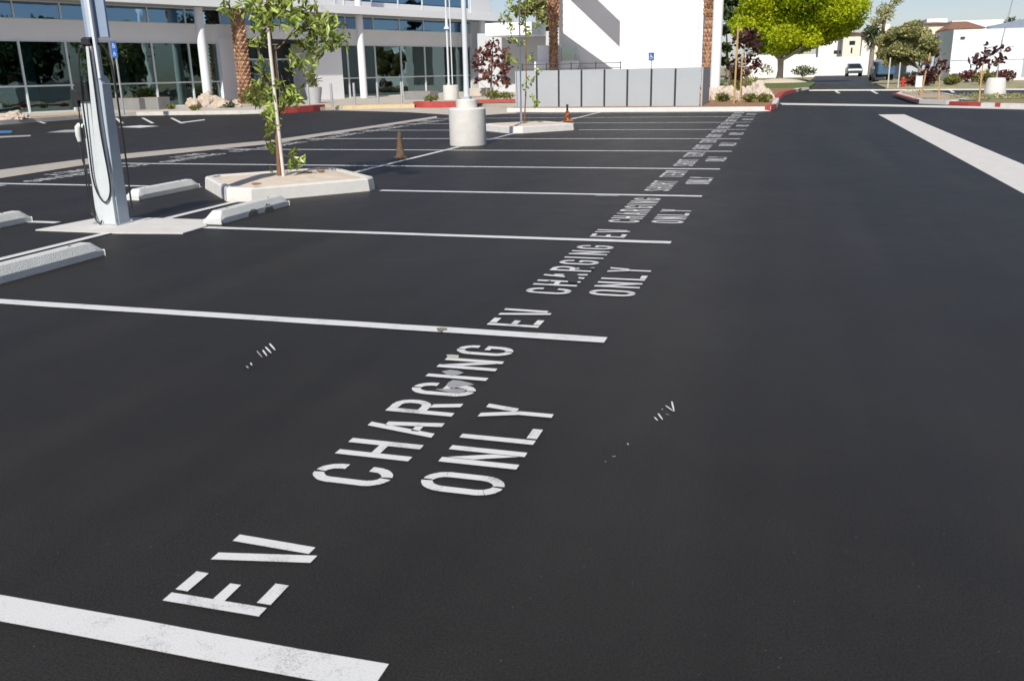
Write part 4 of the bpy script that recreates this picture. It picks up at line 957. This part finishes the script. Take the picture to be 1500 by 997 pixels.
# ================================================================== RIGHT ISLANDS WITH SMALL TREES
ip = [G(1312, 141.5), G(1330, 147), G(1346, 152), G(1385, 153.6), G(1404, 152.6), G(1419, 149), G(1385, 141.5), G(1345, 137.5), G(1320, 138)]
ri = thing('planted_island', (*G(1365, 146), 0), 'pointed planted island with red kerb tip and dry mulch at right', 'island')
def ring_kerb(pts, wd, h, m, t, inner):
    n = len(pts); c = Vector((sum(p[0] for p in pts)/n, sum(p[1] for p in pts)/n)); P = [Vector(p) for p in pts]
    ar = sum(P[i].x*P[(i+1) % n].y-P[(i+1) % n].x*P[i].y for i in range(n))
    if ar < 0: P = P[::-1]
    I = []
    for i in range(n):
        d1 = (P[i]-P[i-1]).normalized(); d2 = (P[(i+1) % n]-P[i]).normalized(); nn = Vector((-(d1+d2).y, (d1+d2).x)).normalized(); I.append(P[i]+nn*wd)
    mb = MB().add([(p.x, p.y, 0) for p in P]+[(p.x, p.y, h) for p in P]+[(p.x, p.y, h) for p in I]+[(p.x, p.y, h-.05) for p in I],
                  sum([[(k*n+i, k*n+(i+1) % n, (k+1)*n+(i+1) % n, (k+1)*n+i) for i in range(n)] for k in range(3)], []))
    mb.build('kerb_ring', m, t)
    MB().add([(p.x, p.y, h-.03) for p in I], [tuple(range(n))]).build('bed', inner, t)
ring_kerb(ip, .18, .15, conc_pale, ri, gravel)
kr = MB(); P = [Vector(p) for p in ip[:3]]
for a, b in zip(P[:-1], P[1:]):
    d = (b-a).normalized(); q = Vector((d.y, -d.x)); 
    if q.y > 0: q = -q
    kr.add([(*(a+q*.006), .003), (*(b+q*.006), .003), (*(b+q*.006), .156), (*(a+q*.006), .156), (*(b-q*.2), .156), (*(a-q*.2), .156)], [(0, 1, 2, 3), (3, 2, 4, 5)])
kr.build('red_kerb_face', redk, ri)
i2 = [G(1390, 154.4), G(1438, 156.3), G(1500, 158.3), G(1640, 163), G(1640, 151), G(1500, 147), G(1440, 147), G(1405, 150.2)]
ri2 = thing('planted_island', (*G(1470, 152), 0), 'long planted island with white and red kerb at the right edge', 'island')
ring_kerb(i2, .16, .13, conc_pale, ri2, mat('bed_green', (.2, .2, .09), .95, .25, 5, .6, 20, col2=(.28, .2, .12)))
for a, b in ((0, .97), (1.32, 1.45)):
    P = [Vector(p) for p in i2[:3]]
    f_ = lambda s_: P[0].lerp(P[1], s_) if s_ <= 1 else P[1].lerp(P[2], s_-1)
    A, B = f_(a), f_(b); d = (B-A).normalized(); q = Vector((d.y, -d.x)); q = -q if q.y > 0 else q
    MB().add([(*(A+q*.006), .003), (*(B+q*.006), .003), (*(B+q*.006), .137), (*(A+q*.006), .137), (*(B-q*.17), .137), (*(A-q*.17), .137)], [(0, 1, 2, 3), (3, 2, 4, 5)]).build('red_kerb_face', redk, ri2)
leaves([((*Vector(G(1430, 149)), .2), (1.1, .6, .12), 400), ((*Vector(G(1485, 149)), .2), (1.2, .6, .1), 400)], .12, .2, 77, droop=-.5).build('ground_cover', leaf_olive, ri2)['kind'] = 'stuff'
leaves([((*Vector(G(1350, 141)), .2), (.9, .5, .12), 200)], .1, .2, 78, droop=-.5).build('ground_cover', leaf_olive, ri)['kind'] = 'stuff'
bx, by = G(1375, 146.5, .1)
px_tree('ornamental_tree', (bx, by), .1, by, [(1376, 115), (1380, 88)], [(1378, 92, 7), (1362, 100, 8), (1370, 105, 8), (1384, 103, 6), (1358, 95, 5), (1388, 98, 4), (1378, 80, 5), (1366, 108, 6)], 32, 90, leaf_purple, 'small dark-leaved sapling on the pointed island at right', .2, .6, 41, .03, bk=stakem)
bx, by = G(1434, 150, .1)
px_tree('ornamental_tree', (bx, by), .1, by, [(1438, 110), (1443, 70)], [(1440, 88, 7), (1430, 85, 6), (1445, 80, 6), (1455, 74, 6), (1465, 72, 6), (1475, 72, 5), (1462, 88, 6), (1435, 97, 6), (1450, 92, 4), (1470, 88, 4), (1443, 66, 5), (1425, 89, 4), (1424, 98, 3), (1448, 95, 4)], 33, 90, leaf_purple, 'leaning dark-leaved sapling beside the tapered concrete lamp base', .22, .6, 42, .03, bk=stakem)
for i, (u, v0, v1, lab) in enumerate([(1348, 141, 78, 'leaning wooden stake at the back of the pointed island'), (1300, 128, 85, 'thin pale stake before the olive tree, left of two'), (1315, 128, 92, 'thin pale stake before the olive tree, right of two')]):
    x, y = G(u, v0+3, .0); h_ = at(u, v1, y).z
    tag(MB().tube([(x, y, 0), (x+(.2 if i == 0 else 0), y, h_)], .035, 8).build('tree_stake', stakem if i == 0 else stakew), lab, 'stake')
# shrubs beyond the far kerb
for i, (u, v, r, h, m, lab) in enumerate([
    (1358, 126, .6, 1.0, leaf_purple, 'round dark purple shrub beyond the far kerb'),
    (1418, 121, .75, .8, leaf_redbrown, 'brownish shrub against the pale warehouse wall, left one'),
    (1470, 121, .75, .8, leaf_redbrown, 'brownish shrub against the pale warehouse wall, right one'),
    (1393, 125, .5, .5, leaf_grass, 'small yellow tuft between purple shrub and warehouse'),
    (1442, 124, .7, .8, leaf_grass, 'yellow shrub behind the tapered lamp base'),
    (1400, 119, .7, .5, leaf_grass, 'low yellow tuft at the warehouse foot'),
    (1333, 124, .8, .8, leaf_dark, 'green shrub beside the red hydrant'),
    (1338, 126, .5, .6, leaf_redbrown, 'reddish tuft in front of the olive tree')]):
    x, y = G(u, v, .1); shrub(x, y, .1, r, h, m, lab, n=420, size=.22, seed=60+i, asp=.4)
x, y = G(1322, 128, .1); t = thing('fire_hydrant', (x, y, .1), 'red hydrant beyond the far kerb below the olive tree', 'hydrant')
MB().lathe((x, y, .1), [(.13, 0), (.13, .05), (.09, .06), (.09, .42), (.12, .45), (.1, .54), (.02, .6)], 16).build('barrel', redm, t, smooth=True)
MB().tube([(x-.16, y, .42), (x+.16, y, .42)], .05, 10).build('outlet', redm, t, smooth=True)
x, y = G(1345, 128, .1); t = thing('utility_box', (x, y, .1), 'small white utility cabinet left of the purple shrub', 'utility box')
MB().box((x, y, .1), (.36, .3, .6)).build('cabinet', signwhite, t, bevel=.02); MB().box((x, y, .7), (.4, .34, .04)).build('lid', white2, t)

# ================================================================== BIG TREES
def big_tree(name, x, y, z0, th, tr, clusters, n, size, m, label, seed, bk=barkg, asp=.6, limb=3, fill=()):
    t = thing(name, (x, y, z0), label, 'tree')
    g = random.Random(seed); mb = MB(); top = Vector((x, y, z0+th))
    mb.tube([(x, y, z0), (x, y, z0+.15), (x+.05, y, z0+th*.5), tuple(top)], [tr*1.7, tr*1.15, tr*.9, tr], 14)
    for c, rad in clusters[::limb]:
        c = Vector(c); mb.tube([top-Vector((0, 0, .2)), top.lerp(c, .5)+Vector((0, 0, -.1*rad)), c], [tr*.55, tr*.35, tr*.12], 7)
    mb.build('trunk', bk, t, smooth=True)
    tot = sum(r**2 for _, r in clusters)
    leaves([(c, (r, r, r*.72), n*r*r/tot) for c, r in clusters]+list(fill), size, asp, seed).build('crown', m, t)
    return t
def crown_px(lst, Y, seed, depth=1.):
    g = random.Random(seed); out = []
    for (u, v, r) in lst:
        p = at(u, v, Y); rr = r/1308*Y*1.05
        out.append(((p.x, Y+g.uniform(-1, 1)*depth, p.z), rr))
    return out
FY = 84.
fx = at(1142, 110, FY).x
fic = [(1085, 25, 20), (1090, 50, 16), (1110, 15, 26), (1115, 45, 22), (1130, 60, 20), (1135, 25, 26), (1150, 55, 22), (1165, 30, 28), (1175, 60, 20), (1195, 20, 28), (1205, 48, 22), (1225, 15, 28), (1228, 42, 18), (1250, 10, 18), (1248, 32, 15), (1140, -10, 35), (1180, -15, 38), (1220, -12, 34), (1110, -5, 28), (1105, 62, 14), (1155, 68, 16), (1190, 60, 14), (1120, 68, 15), (1140, 70, 15), (1172, 68, 13), (1095, 40, 16), (1080, 45, 10), (1125, 30, 20), (1120, 5, 20), (1130, 48, 18), (1145, 15, 22), (1168, 48, 20), (1188, 40, 20), (1150, 35, 24), (1200, 35, 22), (1160, -50, 42), (1205, -45, 40), (1245, -15, 20)]
ct = crown_px(fic, FY, 5, 2.8)
big_tree('broadleaf_tree', fx, FY, .2, 1.9, .27, ct, 70000, .21, leaf_ficus, 'broad bright yellow-green tree with a short pale trunk on a mound', 51, limb=7, fill=[(tuple(at(1165, 12, FY)), (6.2, 3.2, 3.4), 16000), (tuple(at(1130, 30, FY)), (3.8, 2.6, 2.2), 7000), (tuple(at(1215, 15, FY)), (3.2, 2.6, 2.6), 6000)], bk=mat('bark_pale', (.5, .44, .36), .9, .15, 3, .5, 10))
mb = MB().lathe((fx, FY, 0), [(2.5, .0), (2.2, .15), (1.4, .32), (.6, .42), (.1, .45)], 28); tag(mb.build('mound', sandm, smooth=True), kind='structure')
OY = 69.
ol = [(1300, 78, 12), (1298, 60, 12), (1312, 50, 12), (1318, 72, 14), (1330, 45, 13), (1335, 60, 15), (1345, 80, 12), (1350, 50, 13), (1360, 62, 13), (1368, 75, 9), (1340, 38, 9), (1310, 88, 10), (1330, 88, 10), (1355, 88, 8), (1300, 92, 6)]
big_tree('broadleaf_tree', at(1345, 120, OY).x, OY, .1, 1.2, .14, crown_px(ol, OY, 6, 1.2), 14000, .17, leaf_olive, 'rounded olive-green tree with hazy edge left of the pale warehouse', 52)
# trees behind
PY = 120.
for i, (u, v0, v1, lab, m) in enumerate([(1297, 28, 110, 'thin palm-like tree top rising above the beige houses', leaf_palm)]):
    c = at(u, 18, PY); t = thing('palm_tree', (c.x, PY, 0), lab, 'palm tree')
    MB().tube([(c.x-.4, PY, 0), (c.x, PY, c.z-.4)], [.3, .2], 8).build('trunk', barkg, t)
    leaves([((c.x, PY, c.z), (1.2, 1.2, 1.0), 150), ((c.x+1.2, PY, c.z+1.3), (.9, .9, .6), 60), ((c.x-.9, PY, c.z-1), (.8, .8, .6), 60)], .9, .14, 70).build('crown', leaf_olive, t)
c = at(1280, 48, 118); t = thing('palm_tree', (c.x, 118, 0), 'drooping palm before the beige house, right of the bright tree', 'palm tree')
MB().tube([(c.x, 118, 0), (c.x, 118, c.z)], [.3, .22], 8).build('trunk', barkg, t)
leaves([((c.x, 118, c.z), (1.3, 1.3, 1.), 180), ((c.x, 118, c.z-1), (.8, .8, .9), 80)], 1.0, .12, 71, droop=.5).build('crown', leaf_palm, t)
c = at(1480, 32, 125); t = thing('palm_tree', (c.x, 125, 0), 'small palm top peeping over the pale warehouse roof', 'palm tree')
MB().tube([(c.x, 125, 0), (c.x, 125, c.z)], [.25, .2], 8).build('trunk', barkg, t)
leaves([((c.x, 125, c.z), (.8, .8, .5), 90)], .7, .14, 72).build('crown', leaf_palm, t)
tall = [(1063, 20, 10), (1062, 45, 8), (1066, 0, 14), (1063, 70, 8), (1070, -20, 20), (1060, 90, 7)]
big_tree('dark_tree', at(1066, 110, 66).x, 66, .1, 1.5, .15, crown_px(tall, 66, 7, .8), 1500, .35, leaf_dark, 'dark narrow tree between the white column and the bright green tree', 53)
tw = [(800, 20, 16), (795, 40, 12), (815, 30, 14), (812, 5, 16), (790, 0, 16), (770, 15, 14), (830, 20, 18)]
big_tree('dark_tree', at(805, 110, 78).x, 78, .1, 2.6, .2, crown_px(tw, 78, 8, 1.5), 2200, .4, leaf_olive, 'green tree seen behind the palm left of the white block', 54)
bt = [(1100, 95, 14), (1120, 100, 12), (1150, 100, 10), (1165, 105, 8)]
for i, (u, v, r, h, m, lab) in enumerate([(1178, 113, 1.6, 1.3, leaf_dark, 'dark hedge right of the bright tree trunk'), (1157, 112, 1.8, 2.0, leaf_olive, 'grey-green bush behind the bright tree trunk'), (1122, 113, 1.4, 1.8, leaf_dark, 'blue-green bush left of the bright tree trunk'), (1080, 118, 1.5, 1.6, leaf_grass, 'green hedge under the purple tree beyond the stake')]):
    x, y = G(u, v, .1); shrub(x, y, .1, r, h, m, lab, n=500, size=.3, seed=90+i)
# trees across the lot to the right, outside the frame: the glazing mirrors them
for i, (x, y, h, m) in enumerate([(36, 28, 8, leaf_dark), (44, 40, 9, leaf_dark), (52, 52, 10, leaf_olive), (33, 16, 7, leaf_dark), (58, 66, 10, leaf_dark), (42, 6, 9, leaf_dark)]):
    g = random.Random(i); cl_ = [((x+g.uniform(-3, 3), y+g.uniform(-3, 3), h*g.uniform(.2, .85)), 2.6) for _ in range(14)]
    big_tree('lot_tree', x, y, 0, h*.35, .3, cl_, 4000, .7, m, ['dark tree across the lot to the right, second from the near side', 'dark tree mirrored in the middle of the glazing', 'olive tree mirrored in the upper glazing', 'dark tree mirrored in the left glazing', 'farthest dark tree across the lot to the right', 'nearest dark tree across the lot to the right'][i], 100+i)

# ================================================================== BACKGROUND BUILDINGS
wh = thing('warehouse', (at(1440, 100, 78).x, 78, .1), 'long pale blue-white warehouse at the far right', 'building')
xw = at(1391, 100, 78).x
xw2 = xw+26
mb = MB(); mb.box(((xw+xw2)/2, 88, .05), (xw2-xw, 20, at(1400, 45, 78).z)); mb.build('wall', warehouse_m, wh)
zt = at(1400, 45, 78).z
mb = MB(); mb.box(((xw+xw2)/2+3, 90, zt+.05), (xw2-xw-6, 18, .85)); mb.build('parapet', warehouse_m, wh)
mb = MB(); mb.box(((xw+xw2)/2+.05, 77.96, 1.6), (xw2-xw, .04, .05)); mb.build('ledge', white2, wh)
pbox(1470, 1476, 118, 119, 77.9, .05).v
mb = pbox(1496, 1510, 66, 112, 77.94, .05); mb.build('door', alu, wh)
mb = pbox(1407, 1414, 54, 57, 77.9, .12); mb.build('wall_lamp', dark, wh)
xs0 = at(1384, 100, 84).x; mb = MB(); mb.box((xw-1.1, 92, .05), (2.1, 12, at(1386, 52, 84).z)); mb.build('side_wing', mat('wing_grey', (.42, .47, .55), .8, .03, 1), wh)
def house(u0, u1, v_e, v_r, Y, dep, label, wallm, roofm=tile_m, wins=(), hip=True):
    a = at(u0, v_e, Y); b = at(u1, v_e, Y); zr = at((u0+u1)/2, v_r, Y).z; c = ((a.x+b.x)/2, Y+dep/2)
    t = thing('house', (c[0], c[1], 0), label, 'house')
    MB().box((c[0], c[1], 0), (b.x-a.x, dep, a.z)).build('wall', wallm, t)
    if roofm:
        w2 = (b.x-a.x)/2+.5; d2 = dep/2+.5; k = .35
        MB().add([(c[0]-w2, c[1]-d2, a.z+.005), (c[0]+w2, c[1]-d2, a.z+.005), (c[0]+w2, c[1]+d2, a.z+.005), (c[0]-w2, c[1]+d2, a.z+.005), (c[0]-w2*k, c[1], zr), (c[0]+w2*k, c[1], zr)],
                 [(3, 2, 1, 0), (0, 1, 5, 4), (1, 2, 5), (2, 3, 4, 5), (3, 0, 4)]).build('roof', roofm, t)
    for (ua, ub, va, vb) in wins:
        pbox(ua, ub, va, vb, Y-.06, .12).build('window', carglass, t)
    return t
house(1200, 1275, 57, 47, 150, 14, 'pale house with two dark windows behind the bright green tree', stucco_p, wins=[(1221, 1227, 74, 79), (1229, 1234, 74, 79), (1246, 1250, 68, 78), (1253, 1256, 70, 78)])
house(1268, 1330, 48, 44, 158, 14, 'cream stepped house behind the drooping palm', stucco, roofm=None, wins=[(1275, 1281, 60, 66)])
house(1236, 1262, 50, 46, 146, 8, 'cream gabled front with arched balcony opening beside the bright tree', stucco, wins=[(1244, 1253, 60, 66), (1246, 1249, 70, 78)])
house(1285, 1304, 36, 30, 166, 8, 'cream tower of the house under the thin palm-like tree', stucco, roofm=None)
house(1345, 1398, 36, 30, 150, 14, 'cream house with brown tiled roof left of the warehouse roof', stucco)
house(1392, 1440, 43, 29, 140, 12, 'house with large brown hipped roof above the warehouse', stucco)
house(1358, 1388, 28, 24, 170, 10, 'white flat-topped house highest on the skyline', stucco_p, roofm=None)
house(1395, 1470, 31, 27, 175, 10, 'long white building on the skyline behind the tiled roof', stucco_p, roofm=None)
house(1090, 1195, 82, 76, 128, 10, 'low white building seen under the bright green tree', stucco_p, roofm=None)
# white boundary wall and garages across the street end
w_ = thing('boundary_wall', (at(1220, 105, 138).x, 138, 0), 'long blank white wall closing the far end of the street', 'wall')
pbox(1120, 1290, 82, 112, 138, .4, 0).build('wall', stucco_p, w_)
for i in range(3):
    pbox(1178+i*.0, 1192, 96, 101, 137.9, .1)
pbox(1179, 1192, 96, 103, 137.85, .14).build('brown_shutter', mat('shutter', (.5, .3, .18), .8, .1, 3), w_)

# ================================================================== VEHICLES
def car(x, y, rz, m, label, L=4.5, W=1.8, Hh=1.55):
    t = thing('parked_car', (0, 0, 0), label, 'car')
    s = L/4.5
    prof = [(-2.22, .35), (-2.25, .7), (-2.15, .95), (-1.2, 1.02), (-.55, 1.5), (.95, 1.55), (1.75, 1.45), (2.15, 1.0), (2.22, .6), (2.2, .35)]
    def bodypoly(pr, w0, taper):
        mb = MB(); n = len(pr); vs = []
        for sg in (-1, 1):
            for (a, b) in pr:
                k = 1 if b < 1.03 else taper; vs.append((a*s, sg*w0*k, b*Hh/1.55))
        mb.add(vs, [tuple(range(n))[::-1], tuple(range(n, 2*n))]+[(i, (i+1) % n, n+(i+1) % n, n+i) for i in range(n)]); return mb
    bodypoly(prof, W/2, .8).build('body', m, t, bevel=.05)
    gl = MB(); 
    gl.add([(-1.16*s, -.66, 1.06), (-1.16*s, .66, 1.06), (-.6*s, .6, 1.46), (-.6*s, -.6, 1.46)], [(0, 1, 2, 3)]); gl.v = [(a-.02, b, c) for a, b, c in gl.v]; gl.build('windscreen', carglass, t)
    gl = MB().add([(1.8*s, -.62, 1.38), (1.8*s, .62, 1.38), (2.15*s, .66, 1.04), (2.15*s, -.66, 1.04)], [(0, 1, 2, 3)]); gl.v = [(a+.03, b, c+.01) for a, b, c in gl.v]; gl.build('rear_window', carglass, t)
    for sg in (-1, 1):
        yy = sg*(W/2*.9+.0); MB().add([(-1.0*s, sg*(W/2+.004), 1.04), (1.9*s, sg*(W/2+.004), 1.04), (1.6*s, sg*(W/2*.83+.004), 1.42), (-.5*s, sg*(W/2*.83+.004), 1.42)], [(0, 1, 2, 3)]).build('side_window', carglass, t)
        for ax_ in (-1.35, 1.35):
            w2 = MB().tube([(ax_*s, sg*(W/2-.2), .33), (ax_*s, sg*(W/2+.01), .33)], .33, 20).build('wheel', tyre, t, smooth=True)
            MB().tube([(ax_*s, sg*(W/2-.0), .33), (ax_*s, sg*(W/2+.02), .33)], .19, 14).build('rim', steel, w2)
        MB().box((2.2*s, sg*.68, .75), (.08, .25, .18)).build('tail_light', lampg, t)
        MB().box((-2.22*s, sg*.65, .68), (.08, .3, .14)).build('headlight', signwhite, t)
    MB().box((2.225*s, 0, .62), (.03, .5, .12)).build('number_plate', signwhite, t)
    t.location = (x, y, 0.03); t.rotation_euler = (0, 0, rz)
    return t
c = G(1250, 112.2); car(at(1250, 110, 128).x, 128, R(91), carpaint, 'grey car parked at the far end of the street beside the tarpaulined truck')
# small truck with a dark blue cover
c = at(1290, 110, 88); t = thing('covered_truck', (c.x, 88, .03), 'small truck with dark blue cover parked left of the olive tree', 'truck')
x, y = c.x+.1, 88
MB().box((x+.2, y-.4, .55), (1.5, 2.6, 1.05), 0, .94, .98).build('blue_cover', carblue, t, bevel=.1)
MB().box((x, y+1.5, .35), (1.5, 4.2, .2)).build('chassis', dark, t)
MB().box((x-.12, y+1.9, .5), (1.45, 1.5, .65)).box((x-.12, y+1.6, 1.15), (1.35, 1.0, .65), 0, .85, .7).build('cab', carpaint, t, bevel=.05)
MB().box((x-.12, y+1.08, 1.3), (1.1, .04, .35)).build('windscreen', carglass, t)
for sx in (-.72, .72):
    for sy in (-.8, 2.6):
        w2 = MB().tube([(x+sx-.1, y+sy, .35), (x+sx+.1, y+sy, .35)], .35, 16).build('wheel', tyre, t, smooth=True)
